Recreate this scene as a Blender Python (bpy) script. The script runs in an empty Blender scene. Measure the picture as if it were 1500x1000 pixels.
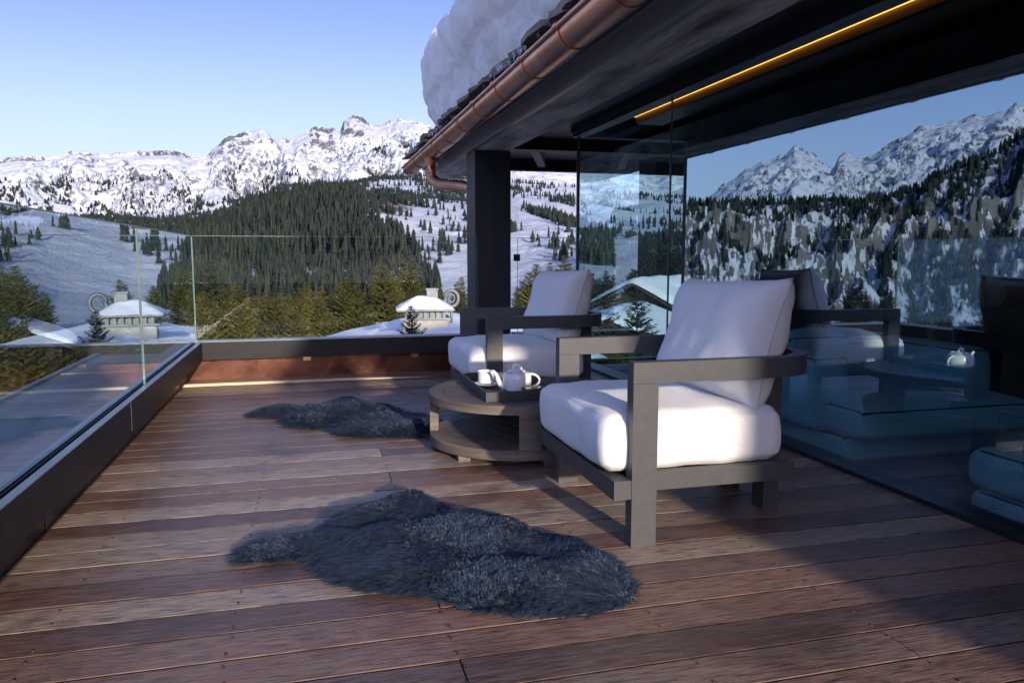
import bpy, bmesh, math, random
import numpy as np
from mathutils import Vector, Matrix, noise as mnoise
random.seed(7); rng = np.random.default_rng(11)
sc = bpy.context.scene
COL = sc.collection
R = math.radians

# ------------------------------------------------------------------ camera model (also used to survey the far terrain)
FPX = 1124.; CX, CY = 750., 500.; CAMZ = 1.0
TH = math.atan(126/FPX)
PSI = math.atan(301/(FPX*math.cos(TH)+126*math.sin(TH)))
RV = np.array([math.cos(PSI), -math.sin(PSI), 0]); FH = np.array([math.sin(PSI), math.cos(PSI), 0]); ZV = np.array([0, 0, 1.])
FV = FH*math.cos(TH)-ZV*math.sin(TH); UV = FH*math.sin(TH)+ZV*math.cos(TH)
def ray(px, py):
    return RV*(px-CX)+UV*(CY-py)+FV*FPX
def azel(px, py):
    d = ray(px, py); return math.degrees(math.atan2(d[0], d[1])), d[2]/math.hypot(d[0], d[1])
def onz(px, py, z=0.):
    d = ray(px, py); t = (z-CAMZ)/d[2]; return (d[0]*t, d[1]*t, z)
def to_px(x, y, z):
    z = z-CAMZ
    a = x*RV[0]+y*RV[1]; b = x*UV[0]+y*UV[1]+z*UV[2]; c = x*FV[0]+y*FV[1]+z*FV[2]
    return CX+FPX*a/c, CY-FPX*b/c

# ------------------------------------------------------------------ node helpers
def new_mat(name):
    m = bpy.data.materials.new(name); m.use_nodes = True
    nt = m.node_tree; nt.nodes.clear()
    return m, nt
def N(nt, t, **kw):
    n = nt.nodes.new(t)
    for k, v in kw.items():
        if k in n.inputs: n.inputs[k].default_value = v
        else: setattr(n, k, v)
    return n
def out(nt, s):
    o = N(nt, 'ShaderNodeOutputMaterial'); nt.links.new(s, o.inputs['Surface'])
def ramp(nt, fac, stops):
    r = N(nt, 'ShaderNodeValToRGB'); cr = r.color_ramp
    while len(cr.elements) < len(stops): cr.elements.new(.5)
    for e, (p, c) in zip(cr.elements, stops):
        e.position = p; e.color = (*c, 1) if len(c) == 3 else c
    nt.links.new(fac, r.inputs[0]); return r.outputs[0]
def coords(nt, scale=(1, 1, 1), kind='Object', rot=(0, 0, 0)):
    t = N(nt, 'ShaderNodeTexCoord'); m = N(nt, 'ShaderNodeMapping')
    m.inputs['Scale'].default_value = scale; m.inputs['Rotation'].default_value = rot
    nt.links.new(t.outputs[kind], m.inputs[0]); return m.outputs[0]
def noise(nt, vec, scale, detail=4, rough=.55, dist=0.):
    n = N(nt, 'ShaderNodeTexNoise'); n.inputs['Scale'].default_value = scale
    n.inputs['Detail'].default_value = detail; n.inputs['Roughness'].default_value = rough; n.inputs['Distortion'].default_value = dist
    nt.links.new(vec, n.inputs['Vector']); return n.outputs['Fac']
def mixc(nt, fac, a, b, mode='MIX'):
    m = N(nt, 'ShaderNodeMix', data_type='RGBA', blend_type=mode)
    for v, i in ((fac, 0), (a, 6), (b, 7)):
        if hasattr(v, 'is_linked'): nt.links.new(v, m.inputs[i])
        else: m.inputs[i].default_value = (*v, 1) if isinstance(v, tuple) else v
    return m.outputs[2]
def math_(nt, op, a, b=0., c=0., clamp=False):
    m = N(nt, 'ShaderNodeMath', operation=op, use_clamp=clamp)
    for i, v in enumerate((a, b, c)):
        if hasattr(v, 'is_linked'): nt.links.new(v, m.inputs[i])
        else: m.inputs[i].default_value = v
    return m.outputs[0]
def bump(nt, h, strength=.3, dist=.01):
    b = N(nt, 'ShaderNodeBump'); b.inputs['Strength'].default_value = strength; b.inputs['Distance'].default_value = dist
    nt.links.new(h, b.inputs['Height']); return b.outputs[0]
def pbsdf(nt, color, rough=.5, metal=0., normal=None, spec=.5, **kw):
    p = N(nt, 'ShaderNodeBsdfPrincipled')
    for v, k in ((color, 'Base Color'), (rough, 'Roughness'), (metal, 'Metallic'), (spec, 'Specular IOR Level')):
        if hasattr(v, 'is_linked'): nt.links.new(v, p.inputs[k])
        else: p.inputs[k].default_value = (*v, 1) if isinstance(v, tuple) else v
    for k, v in kw.items(): p.inputs[k.replace('_', ' ')].default_value = v
    if normal is not None: nt.links.new(normal, p.inputs['Normal'])
    return p.outputs[0]
def simple(name, c1, c2, scale=8, rough=(.4, .6), metal=0., bstr=.15, bdist=.004, stretch=(1, 1, 1), spec=.5, detail=5):
    m, nt = new_mat(name); v = coords(nt, stretch)
    n = noise(nt, v, scale, detail)
    c = ramp(nt, n, [(.3, c1), (.7, c2)])
    r = N(nt, 'ShaderNodeMapRange'); r.inputs[3].default_value = rough[0]; r.inputs[4].default_value = rough[1]
    nt.links.new(noise(nt, v, scale*2.3, 3), r.inputs[0])
    out(nt, pbsdf(nt, c, r.outputs[0], metal, bump(nt, noise(nt, v, scale*5, 4), bstr, bdist), spec)); return m

M = {}
M['frame'] = simple('charcoal_powder_coat', (.052, .053, .058), (.066, .066, .07), 30, (.42, .52), 0, .08, .001)
M['kerb'] = simple('anodised_kerb', (.014, .014, .016), (.021, .020, .022), 6, (.42, .55), 0, .04, .001, (1, 1, 1), .22)
M['kerb_top'] = simple('anodised_kerb_cap', (.20, .21, .22), (.27, .28, .29), 5, (.3, .42), .5, .04, .001)
M['dark_metal'] = simple('black_metal', (.012, .012, .014), (.02, .02, .023), 7, (.35, .5), 0, .05, .002)
M['column'] = simple('black_stained_wood', (.011, .0115, .014), (.022, .023, .028), 5, (.5, .65), 0, .5, .004, (4, 4, .5))
M['black_wood'] = simple('black_ceiling_wood', (.006, .005, .0045), (.014, .012, .0105), 4, (.45, .65), 0, .5, .004, (3, .4, 3))
M['soffit'] = simple('weathered_soffit_wood', (.05, .048, .045), (.62, .60, .57), 4., (.55, .8), 0, 1., .012, (2., .45, 2.), detail=12)
M['fascia'] = simple('fascia_metal', (.15, .15, .17), (.21, .21, .235), 2, (.35, .5), .3, .08, .002, (1, .3, 3))
M['bulkhead'] = simple('warm_stained_wood', (.11, .058, .022), (.20, .11, .045), 5, (.4, .55), 0, .2, .003, (4, .3, 4))
M['rafter'] = simple('grey_rafter', (.06, .06, .058), (.09, .09, .085), 5, (.5, .6))
M['porcelain'] = simple('white_porcelain', (.78, .78, .77), (.82, .82, .81), 3, (.08, .12), 0, 0.01, .001)
M['tray'] = simple('dark_tray', (.028, .027, .03), (.06, .058, .06), 220, (.4, .6), .1, .4, .001)
M['black_lacquer'] = simple('black_lacquer', (.012, .012, .014), (.02, .02, .022), 10, (.2, .3))
M['floor_in'] = simple('interior_floor', (.10, .10, .10), (.17, .17, .165), 2, (.4, .5))
M['sofa'] = None
M['bark'] = simple('bark', (.035, .024, .017), (.08, .058, .042), 4, (.8, .95), 0, .8, .03, (3, 3, .7))
M['plaster'] = simple('weathered_plaster', (.34, .31, .27), (.46, .43, .38), 2.5, (.8, .95), 0, .3, .02)
M['chalet_wood'] = simple('chalet_wood', (.055, .032, .02), (.13, .08, .05), 2.2, (.6, .8), 0, .5, .02, (1, 1, 7))
M['slate'] = simple('roof_slate', (.09, .08, .07), (.33, .28, .23), 5, (.6, .85), 0, .7, .012, detail=8)
M['lead'] = simple('lead_sheet', (.13, .14, .15), (.22, .23, .24), 3, (.4, .55), .4)
M['paper'] = simple('white_box', (.55, .55, .52), (.65, .65, .62), 4, (.5, .6))
M['backwall'] = simple('charcoal_wall', (.05, .05, .052), (.075, .074, .074), 1.5, (.6, .8))

# copper, with fingerprints of oxidation
def copper(name, dark, base, r0, r1):
    m, nt = new_mat(name); v = coords(nt, (1, 1, 1))
    n = noise(nt, v, 3.5, 7, .65, .6)
    n2 = noise(nt, coords(nt, (9, .8, 9)), 2.5, 5)
    c = ramp(nt, n, [(.32, dark), (.6, base), (.8, tuple(min(1, x*1.15) for x in base))])
    c = mixc(nt, math_(nt, 'MULTIPLY', n2, .45), c, tuple(x*.45 for x in base))
    r = N(nt, 'ShaderNodeMapRange'); r.inputs[3].default_value = r0; r.inputs[4].default_value = r1; nt.links.new(n2, r.inputs[0])
    out(nt, pbsdf(nt, c, r.outputs[0], 1., bump(nt, n, .12, .006))); return m
M['copper'] = copper('copper_gutter', (.42, .2, .12), (.72, .36, .23), .2, .42)
M['copper_flash'] = copper('copper_flashing', (.03, .014, .011), (.15, .068, .05), .25, .5)

def zinc_mat():
    m, nt = new_mat('frosted_zinc'); v = coords(nt, (1, .5, 1))
    a = noise(nt, v, 1.6, 7, .62, .6); b_ = noise(nt, v, 7, 5)
    c = ramp(nt, a, [(.34, (.09, .12, .14)), (.5, (.22, .28, .31)), (.66, (.46, .52, .56))])
    r = N(nt, 'ShaderNodeMapRange'); r.inputs[3].default_value = .3; r.inputs[4].default_value = .65; nt.links.new(a, r.inputs[0])
    out(nt, pbsdf(nt, c, r.outputs[0], .25, bump(nt, b_, .15, .01))); return m
M['zinc'] = zinc_mat()
# glass: thin clear panes, real Fresnel on a coated sheet
def glass(name, tint, base, power, refl=(.97, .985, 1), roughness=0.):
    m, nt = new_mat(name)
    t = N(nt, 'ShaderNodeBsdfTransparent'); t.inputs[0].default_value = (*tint, 1)
    g = N(nt, 'ShaderNodeBsdfGlossy'); g.inputs['Roughness'].default_value = roughness; g.inputs[0].default_value = (*refl, 1)
    nrm = bump(nt, noise(nt, coords(nt, (.5, .5, .5)), 1.2, 1), .012, .02)
    nt.links.new(nrm, g.inputs['Normal'])
    # Schlick curve: the same from both faces of the sheet
    lw = N(nt, 'ShaderNodeLayerWeight'); lw.inputs[0].default_value = .5
    fr = math_(nt, 'POWER', lw.outputs['Facing'], power)
    fac = math_(nt, 'ADD', math_(nt, 'MULTIPLY', fr, 1.-base), base, clamp=True)
    x = N(nt, 'ShaderNodeMixShader'); nt.links.new(fac, x.inputs[0]); nt.links.new(t.outputs[0], x.inputs[1]); nt.links.new(g.outputs[0], x.inputs[2])
    out(nt, x.outputs[0]); return m
M['glass_wall'] = glass('coated_glazing', (.74, .93, .97), .41, 4.2, (.64, .86, 1.))
M['glass_far'] = glass('clear_glazing', (.78, .93, .95), .05, 4.2)
M['glass_rail'] = glass('clear_balustrade_glass', (.93, .97, .965), .022, 4.2)
M['glass_rail_side'] = glass('side_balustrade_glass', (.76, .88, .93), .18, 2.5, (.80, .93, 1.))
M['glass_edge'] = simple('glass_edge', (.12, .17, .165), (.18, .24, .23), 5, (.15, .25))

# fabric
def fabric(name, c1, c2, sc_=420):
    m, nt = new_mat(name)
    v = coords(nt, (1, 1, 1))
    a = noise(nt, coords(nt, (.06, 1, 1)), sc_, 2); b = noise(nt, coords(nt, (1, .06, 1)), sc_, 2); cc = noise(nt, coords(nt, (1, 1, .06)), sc_, 2)
    w = math_(nt, 'ADD', math_(nt, 'ADD', a, b), cc)
    w = math_(nt, 'DIVIDE', w, 3.)
    big = noise(nt, v, 9, 4)
    c = ramp(nt, math_(nt, 'ADD', math_(nt, 'MULTIPLY', w, .8), math_(nt, 'MULTIPLY', big, .2)), [(.38, c1), (.62, c2)])
    h = math_(nt, 'ADD', math_(nt, 'MULTIPLY', w, .25), big)
    out(nt, pbsdf(nt, c, .9, 0., bump(nt, h, .35, .006), .2, Sheen_Weight=.15)); return m
M['cushion'] = fabric('natural_linen', (.72, .705, .685), (.86, .845, .825))
M['piping'] = simple('linen_piping', (.55, .54, .52), (.62, .6, .58), 60, (.85, .95))
M['sofa'] = fabric('woven_sofa_cloth', (.32, .64, .74), (.44, .78, .88), 260)

M['seam'] = simple('dark_seam_piping', (.02, .06, .08), (.03, .08, .10), 40, (.8, .9))
# deck boards
def deck_mat():
    m, nt = new_mat('weathered_hardwood_deck')
    geo = N(nt, 'ShaderNodeNewGeometry'); isl = geo.outputs['Random Per Island']
    # offset the grain per board
    t = N(nt, 'ShaderNodeTexCoord'); mp = N(nt, 'ShaderNodeMapping'); mp.inputs['Scale'].default_value = (.9, 9, 9)
    cb = N(nt, 'ShaderNodeCombineXYZ'); nt.links.new(math_(nt, 'MULTIPLY', isl, 57.), cb.inputs[0]); nt.links.new(math_(nt, 'MULTIPLY', isl, 31.), cb.inputs[1])
    nt.links.new(t.outputs['Object'], mp.inputs[0]); nt.links.new(cb.outputs[0], mp.inputs['Location'])
    v = mp.outputs[0]
    g = noise(nt, v, 6, 8, .68, .5)
    mp2 = N(nt, 'ShaderNodeMapping'); mp2.inputs['Scale'].default_value = (2.2, 42, 42)
    nt.links.new(t.outputs['Object'], mp2.inputs[0]); nt.links.new(cb.outputs[0], mp2.inputs['Location'])
    fine = noise(nt, mp2.outputs[0], 5, 5, .7)
    blot = noise(nt, t.outputs['Object'], 2.1, 5, .6, .4)
    base = ramp(nt, isl, [(0, (.12, .055, .036)), (.12, (.34, .19, .125)), (.24, (.10, .05, .04)), (.36, (.56, .42, .31)), (.46, (.19, .095, .066)), (.58, (.30, .19, .145)), (.7, (.13, .068, .055)), (.8, (.47, .32, .225)), (.9, (.16, .08, .06)), (1, (.30, .16, .10))])
    c = mixc(nt, math_(nt, 'MULTIPLY', ramp(nt, g, [(.42, (0, 0, 0)), (.72, (1, 1, 1))]), .48), base, (.31, .27, .245))
    c = mixc(nt, ramp(nt, fine, [(.38, (.9, .9, .9)), (.54, (0, 0, 0))]), c, (.035, .017, .013))
    c = mixc(nt, math_(nt, 'MULTIPLY', ramp(nt, blot, [(.52, (0, 0, 0)), (.75, (1, 1, 1))]), .38), c, (.30, .25, .215))
    c = mixc(nt, math_(nt, 'MULTIPLY', ramp(nt, blot, [(.3, (1, 1, 1)), (.46, (0, 0, 0))]), .6), c, (.05, .024, .017))
    sp = noise(nt, t.outputs['Object'], 70, 2)
    c = mixc(nt, math_(nt, 'MULTIPLY', ramp(nt, sp, [(.7, (0, 0, 0)), (.76, (1, 1, 1))]), .55), c, (.03, .016, .012))
    r = N(nt, 'ShaderNodeMapRange'); r.inputs[3].default_value = .3; r.inputs[4].default_value = .56; nt.links.new(math_(nt, 'ADD', math_(nt, 'MULTIPLY', g, .6), math_(nt, 'MULTIPLY', blot, .4)), r.inputs[0])
    h = math_(nt, 'ADD', math_(nt, 'MULTIPLY', g, .6), math_(nt, 'MULTIPLY', fine, .55))
    out(nt, pbsdf(nt, c, r.outputs[0], 0., bump(nt, h, .55, .004), .5)); return m
M['deck'] = deck_mat()
M['board_edge'] = simple('shaded_board_edge', (.03, .016, .011), (.06, .034, .024), 9, (.6, .8), 0, .3, .003, (.4, 5, 5))  # gap shade painted into the board sides so sunlit edge lines stay dim
M['pale_edge'] = simple('sunlit_board_edge', (.52, .40, .25), (.7, .58, .4), 9, (.5, .7), 0, .3, .003, (.4, 5, 5))  # pale colour stands in for sunlight on the board edge
M['screw'] = simple('steel_screw', (.10, .09, .085), (.2, .19, .18), 50, (.3, .4), .9)
M['teak'] = simple('grey_teak', (.06, .045, .036), (.165, .128, .10), 2.2, (.5, .7), 0, .5, .003, (1.2, 14, 14), detail=8)
M['teak_side'] = simple('grey_teak_rim', (.075, .058, .045), (.19, .15, .118), 3, (.5, .7), 0, .5, .003, (1, 1, 12), detail=8)

def fur_mat():
    m, nt = new_mat('charcoal_sheepskin')
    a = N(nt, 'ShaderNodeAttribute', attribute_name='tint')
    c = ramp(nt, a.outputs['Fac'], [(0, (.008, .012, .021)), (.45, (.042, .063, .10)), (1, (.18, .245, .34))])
    out(nt, pbsdf(nt, c, .6, 0., None, .15)); return m
M['fur'] = fur_mat()
def needle_mat(name, stops, rough=.75):
    m, nt = new_mat(name)
    a = N(nt, 'ShaderNodeAttribute', attribute_name='tint')
    oi = N(nt, 'ShaderNodeObjectInfo')
    f = math_(nt, 'ADD', math_(nt, 'MULTIPLY', a.outputs['Fac'], .75), math_(nt, 'MULTIPLY', oi.outputs['Random'], .25))
    c = ramp(nt, f, stops)
    out(nt, pbsdf(nt, c, rough, 0., None, .2)); return m
M['needle'] = needle_mat('spruce_needles', [(0, (.016, .022, .008)), (.45, (.085, .085, .020)), (1, (.30, .24, .06))])
M['needle_dark'] = needle_mat('dark_spruce_needles', [(0, (.016, .026, .012)), (.5, (.036, .046, .02)), (1, (.075, .08, .035))])
M['forest'] = needle_mat('far_forest', [(0, (.010, .018, .018)), (.4, (.024, .036, .030)), (.8, (.050, .054, .038)), (1, (.105, .085, .055))])

def snow_mat(name, dirt=0., bstr=.4, scale=1.):
    m, nt = new_mat(name); v = coords(nt)
    n = noise(nt, v, 1.3*scale, 8, .6); n2 = noise(nt, v, 9*scale, 6, .6)
    c = ramp(nt, n, [(.3, (.83, .84, .86)), (.6, (.9, .91, .915))])
    if dirt:
        d = noise(nt, coords(nt, (1, 1, .35)), 4.5, 7, .68, .8)
        c = mixc(nt, math_(nt, 'MULTIPLY', ramp(nt, d, [(.47, (0, 0, 0)), (.72, (1, 1, 1))]), dirt), c, (.52, .49, .45))
    h = math_(nt, 'ADD', n, math_(nt, 'MULTIPLY', n2, .35))
    out(nt, pbsdf(nt, c, .55, 0., bump(nt, h, bstr, .08/scale), .3)); return m
M['snow'] = snow_mat('settled_snow', 0., .4)
M['roof_snow'] = snow_mat('old_roof_snow', .2, 1., 2.)

def terrain_mat():
    m, nt = new_mat('alpine_slopes')
    ra = N(nt, 'ShaderNodeAttribute', attribute_name='rock').outputs['Fac']
    ta = N(nt, 'ShaderNodeAttribute', attribute_name='tan').outputs['Fac']
    t = N(nt, 'ShaderNodeTexCoord').outputs['Object']
    big = noise(nt, t, .006, 10, .62, .3)
    fine = noise(nt, t, .045, 11, .7)
    k = math_(nt, 'ADD', ra, math_(nt, 'MULTIPLY', math_(nt, 'SUBTRACT', fine, .5), 1.15))
    k = math_(nt, 'ADD', k, math_(nt, 'MULTIPLY', math_(nt, 'SUBTRACT', big, .5), .5))
    k = math_(nt, 'ADD', k, math_(nt, 'MULTIPLY', math_(nt, 'SUBTRACT', noise(nt, t, .3, 5, .7), .5), .55))
    mask = N(nt, 'ShaderNodeMapRange', interpolation_type='SMOOTHSTEP'); mask.inputs[1].default_value = .46; mask.inputs[2].default_value = .58
    nt.links.new(k, mask.inputs[0])
    rock = ramp(nt, noise(nt, t, .02, 9, .7), [(.3, (.055, .06, .07)), (.5, (.13, .137, .15)), (.72, (.25, .25, .26))])
    tan = ramp(nt, noise(nt, t, .025, 8, .7), [(.3, (.06, .05, .042)), (.5, (.19, .158, .125)), (.72, (.37, .31, .24))])
    rk = mixc(nt, ta, rock, tan)
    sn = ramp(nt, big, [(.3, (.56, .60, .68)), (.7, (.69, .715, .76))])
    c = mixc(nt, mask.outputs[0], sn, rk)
    h = math_(nt, 'ADD', math_(nt, 'MULTIPLY', big, 30.), math_(nt, 'MULTIPLY', fine, 9.))
    b = N(nt, 'ShaderNodeBump'); b.inputs['Strength'].default_value = .8; b.inputs['Distance'].default_value = 1.; nt.links.new(h, b.inputs['Height'])
    out(nt, pbsdf(nt, c, .7, 0., b.outputs[0], .2)); return m
M['terrain'] = terrain_mat()
def emit(name, col, s):
    m, nt = new_mat(name); e = N(nt, 'ShaderNodeEmission'); e.inputs[0].default_value = (*col, 1); e.inputs[1].default_value = s
    out(nt, e.outputs[0]); return m
M['led'] = emit('warm_led', (1., .40, .06), 1.6)

# ------------------------------------------------------------------ object helpers
def empty(name, loc=(0, 0, 0), rz=0, label=None, cat=None, group=None):
    o = bpy.data.objects.new(name, None); COL.objects.link(o); o.location = loc; o.rotation_euler[2] = rz
    o.empty_display_size = .1
    if label: tag(o, label, cat, group)
    return o
def tag(o, label=None, cat=None, group=None, kind=None):
    if label: o['label'] = label
    if cat: o['category'] = cat
    if group: o['group'] = group
    if kind: o['kind'] = kind
    return o
def obj(name, bm, mats, parent=None, smooth=False, bevel=0., segs=2, loc=None):
    me = bpy.data.meshes.new(name)
    if bevel:
        bmesh.ops.bevel(bm, geom=[e for e in bm.edges if len(e.link_faces) == 2 and e.calc_face_angle(0) > .5], offset=bevel, segments=segs, affect='EDGES', profile=.6, clamp_overlap=True)
    bmesh.ops.recalc_face_normals(bm, faces=bm.faces[:])
    bm.to_mesh(me); bm.free()
    for mm in (mats if isinstance(mats, (list, tuple)) else [mats]): me.materials.append(mm)
    if smooth:
        me.polygons.foreach_set('use_smooth', [True]*len(me.polygons))
        if smooth != 'all':
            try: me.set_sharp_from_angle(angle=R(38))
            except Exception: pass
    o = bpy.data.objects.new(name, me); COL.objects.link(o)
    if parent: o.parent = parent
    if loc: o.location = loc
    return o
def raw(name, V, F, mats, parent=None, attrs=None, smooth=False):
    me = bpy.data.meshes.new(name)
    V = np.asarray(V, np.float32); F = np.asarray(F, np.int32); k = F.shape[1]
    me.vertices.add(len(V)); me.vertices.foreach_set('co', V.ravel())
    me.loops.add(F.size); me.loops.foreach_set('vertex_index', F.ravel())
    me.polygons.add(len(F)); me.polygons.foreach_set('loop_start', np.arange(0, F.size, k, dtype=np.int32))
    try: me.polygons.foreach_set('loop_total', np.full(len(F), k, np.int32))
    except Exception: pass
    if smooth: me.polygons.foreach_set('use_smooth', np.ones(len(F), bool))
    for n, a in (attrs or {}).items():
        at = me.attributes.new(n, 'FLOAT', 'POINT'); at.data.foreach_set('value', np.asarray(a, np.float32))
    me.update(calc_edges=True); me.validate()
    for mm in (mats if isinstance(mats, (list, tuple)) else [mats]): me.materials.append(mm)
    o = bpy.data.objects.new(name, me); COL.objects.link(o)
    if parent: o.parent = parent
    return o
def box(bm, x0, x1, y0, y1, z0, z1, mi=0):
    v = [bm.verts.new((x, y, z)) for z in (z0, z1) for x, y in ((x0, y0), (x1, y0), (x1, y1), (x0, y1))]
    for f in ((0, 3, 2, 1), (4, 5, 6, 7), (0, 1, 5, 4), (1, 2, 6, 5), (2, 3, 7, 6), (3, 0, 4, 7)):
        bm.faces.new([v[i] for i in f]).material_index = mi
    return v
def bxo(name, dims, mat, parent=None, bevel=0.):
    bm = bmesh.new(); box(bm, *dims); return obj(name, bm, mat, parent, bevel=bevel)
def ribbon(bm, pts, w, z0, z1):
    """vertical strap of thickness w following an open xy path"""
    P = [Vector(p) for p in pts]; rows = []
    for i, p in enumerate(P):
        t = (P[min(i+1, len(P)-1)]-P[max(i-1, 0)]).normalized(); n = Vector((-t.y, t.x))*w/2
        rows.append([bm.verts.new((*(p+n), z0)), bm.verts.new((*(p-n), z0)), bm.verts.new((*(p-n), z1)), bm.verts.new((*(p+n), z1))])
    for a, b in zip(rows, rows[1:]):
        for i in range(4):
            j = (i+1) % 4; bm.faces.new((a[i], a[j], b[j], b[i]))
    bm.faces.new(rows[0][::-1]); bm.faces.new(rows[-1])
def tube(bm, pts, r, n=12, cap=True):
    P = [Vector(p) for p in pts]; rows = []
    up = Vector((0, 0, 1))
    rr = r if isinstance(r, (list, tuple)) else [r]*len(P)
    for i, p in enumerate(P):
        t = (P[min(i+1, len(P)-1)]-P[max(i-1, 0)]).normalized()
        a = t.cross(up)
        if a.length < 1e-3: a = t.cross(Vector((1, 0, 0)))
        a.normalize(); b = t.cross(a)
        rows.append([bm.verts.new(p+(a*math.cos(q*2*math.pi/n)+b*math.sin(q*2*math.pi/n))*rr[i]) for q in range(n)])
    for a, b in zip(rows, rows[1:]):
        for i in range(n):
            j = (i+1) % n; bm.faces.new((a[i], a[j], b[j], b[i]))
    if cap: bm.faces.new(rows[0][::-1]); bm.faces.new(rows[-1])
def lathe(bm, prof, c=(0, 0, 0), n=40):
    rows = []
    for r, z in prof:
        rows.append([bm.verts.new((c[0]+r*math.cos(q*2*math.pi/n), c[1]+r*math.sin(q*2*math.pi/n), c[2]+z)) for q in range(n)])
    for a, b in zip(rows, rows[1:]):
        for i in range(n):
            j = (i+1) % n; bm.faces.new((a[i], a[j], b[j], b[i]))
    if prof[0][0] > 1e-4: bm.faces.new(rows[0][::-1])
    if prof[-1][0] > 1e-4: bm.faces.new(rows[-1])
def prism(bm, poly, z0, z1):
    a = [bm.verts.new((x, y, z0)) for x, y in poly]; b = [bm.verts.new((x, y, z1)) for x, y in poly]
    n = len(poly)
    for i in range(n): bm.faces.new((a[i], a[(i+1) % n], b[(i+1) % n], b[i]))
    bm.faces.new(a[::-1]); bm.faces.new(b)
def pad(sx, sy, sz, rad, crown=0., div=22, seed=0, wob=.004, sag=0.):
    """upholstered block with rounded edges, crowned top and soft creases, centred in xy, base at z=0"""
    bm = bmesh.new(); bmesh.ops.create_cube(bm, size=2)
    bmesh.ops.subdivide_edges(bm, edges=bm.edges[:], cuts=div, use_grid_fill=True)
    hx, hy, hz = sx/2, sy/2, sz/2; o = Vector((seed*3.1, seed*7.7, seed))
    for v in bm.verts:
        u = Vector(v.co)
        # concentrate vertices near the edges
        u = Vector([math.copysign(1-(1-abs(c))**1.5, c) for c in u])
        p = Vector((u.x*hx, u.y*hy, u.z*hz))
        q = Vector((max(-hx+rad, min(hx-rad, p.x)), max(-hy+rad, min(hy-rad, p.y)), max(-hz+rad, min(hz-rad, p.z))))
        d = p-q
        if d.length > 1e-9:
            m = max(abs(d.x), abs(d.y), abs(d.z)); d = d.normalized()*min(rad, m if d.length < 1e-9 else rad*m/rad)
        p = q+d
        cr = (1-u.x**2)*(1-u.y**2)
        if u.z > 0: p.z += crown*max(0, cr)*u.z
        bul = (1-u.z**2)
        p.x += math.copysign(.012, u.x)*abs(u.x)**3*bul; p.y += math.copysign(.012, u.y)*abs(u.y)**3*bul
        w = mnoise.noise(p*7+o)*wob+mnoise.noise(Vector((p.x*30, p.y*5, p.z*9))+o)*wob*.5
        p += u.normalized()*w
        v.co = (p.x, p.y, p.z+hz)
    return bm
def pillow(w, h, t, seed=0, div=40):
    """scatter cushion: w along y, h along z, t thickness along x; corners pulled out"""
    bm = bmesh.new(); n = div; o = Vector((seed*5.3, seed*2.2, 1)); G = {}
    for s in (-1, 1):
        for i in range(n+1):
            for j in range(n+1):
                u, v = -1+2*i/n, -1+2*j/n
                edge = i in (0, n) or j in (0, n)
                if edge and s == 1: G[s, i, j] = G[-1, i, j]; continue
                pull = 1-.085*((1-u*u)*(abs(v)**4))-0.0; pull2 = 1-.085*((1-v*v)*(abs(u)**4))
                th = ((1-abs(u)**3.8)**.48)*((1-abs(v)**3.8)**.48) if not edge else 0
                y, z = u*w/2*pull2, v*h/2*pull
                x = s*t/2*th
                wr = mnoise.noise(Vector((y*6, z*6, s))+o)*.012+mnoise.noise(Vector((y*16+z*7, z*11-y*5, s*2))+o)*.005
                rad = mnoise.noise(Vector((math.atan2(v, u)*4, s, 0))+o)*.006*min(1, (u*u+v*v))
                if not edge: x += s*(wr+rad)*min(1, th*1.6)
                G[s, i, j] = bm.verts.new((x, y, z))
    for s in (-1, 1):
        for i in range(n):
            for j in range(n):
                q = [G[s, i, j], G[s, i+1, j], G[s, i+1, j+1], G[s, i, j+1]]
                bm.faces.new(q if s == -1 else q[::-1])
    ring = [G[-1, i, 0].co.copy() for i in range(n+1)]+[G[-1, n, j].co.copy() for j in range(1, n+1)]+[G[-1, i, n].co.copy() for i in range(n-1, -1, -1)]+[G[-1, 0, j].co.copy() for j in range(n-1, 0, -1)]
    return bm, ring
def copy_tree(o, parent=None):
    c = o.copy(); COL.objects.link(c)
    if parent: c.parent = parent; c.matrix_parent_inverse = o.matrix_parent_inverse
    for ch in list(o.children): copy_tree(ch, c)
    return c

# ------------------------------------------------------------------ deck
bm = bmesh.new(); scr = []
pitch, gap = .1445, .0066
y = -1.1; k = 0
XD0, XD1, YD1 = -.96, 2.40, 6.58
JO = [-.70, -.22, .34, .90, 1.46, 2.02]
while y < YD1:
    y1 = min(y+pitch-gap, YD1)
    cuts = [XD0]
    if k % 3 == 1: cuts.append(.34)
    elif k % 4 == 2: cuts.append(1.46)
    cuts.append(XD1)
    for a, b in zip(cuts, cuts[1:]):
        dz = random.uniform(-.0015, .0015)
        x0 = a+(.002 if a != XD0 else random.uniform(0, .012)); x1 = b-(.002 if b != XD1 else 0)
        # slightly crowned board with eased edges
        e = .0014
        prof = [(y, -.025+dz), (y, -e+dz), (y+e, dz), ((y+y1)/2, dz+.0008), (y1-e, dz), (y1, -e+dz), (y1, -.025+dz)]
        A = [bm.verts.new((x0, yy, zz)) for yy, zz in prof]; B = [bm.verts.new((x1, yy, zz)) for yy, zz in prof]
        n = len(prof)
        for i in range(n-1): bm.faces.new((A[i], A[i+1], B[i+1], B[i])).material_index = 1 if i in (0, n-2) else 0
        bm.faces.new(A); bm.faces.new(B[::-1]); bm.faces.new((A[0], B[0], B[-1], A[-1]))
    for jx in JO:
        for yy in (y+.028, y1-.028): scr.append((jx+random.uniform(-.006, .006), yy+random.uniform(-.004, .004)))
    y += pitch; k += 1
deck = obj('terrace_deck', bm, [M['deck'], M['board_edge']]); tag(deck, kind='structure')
bm = bmesh.new()
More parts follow.
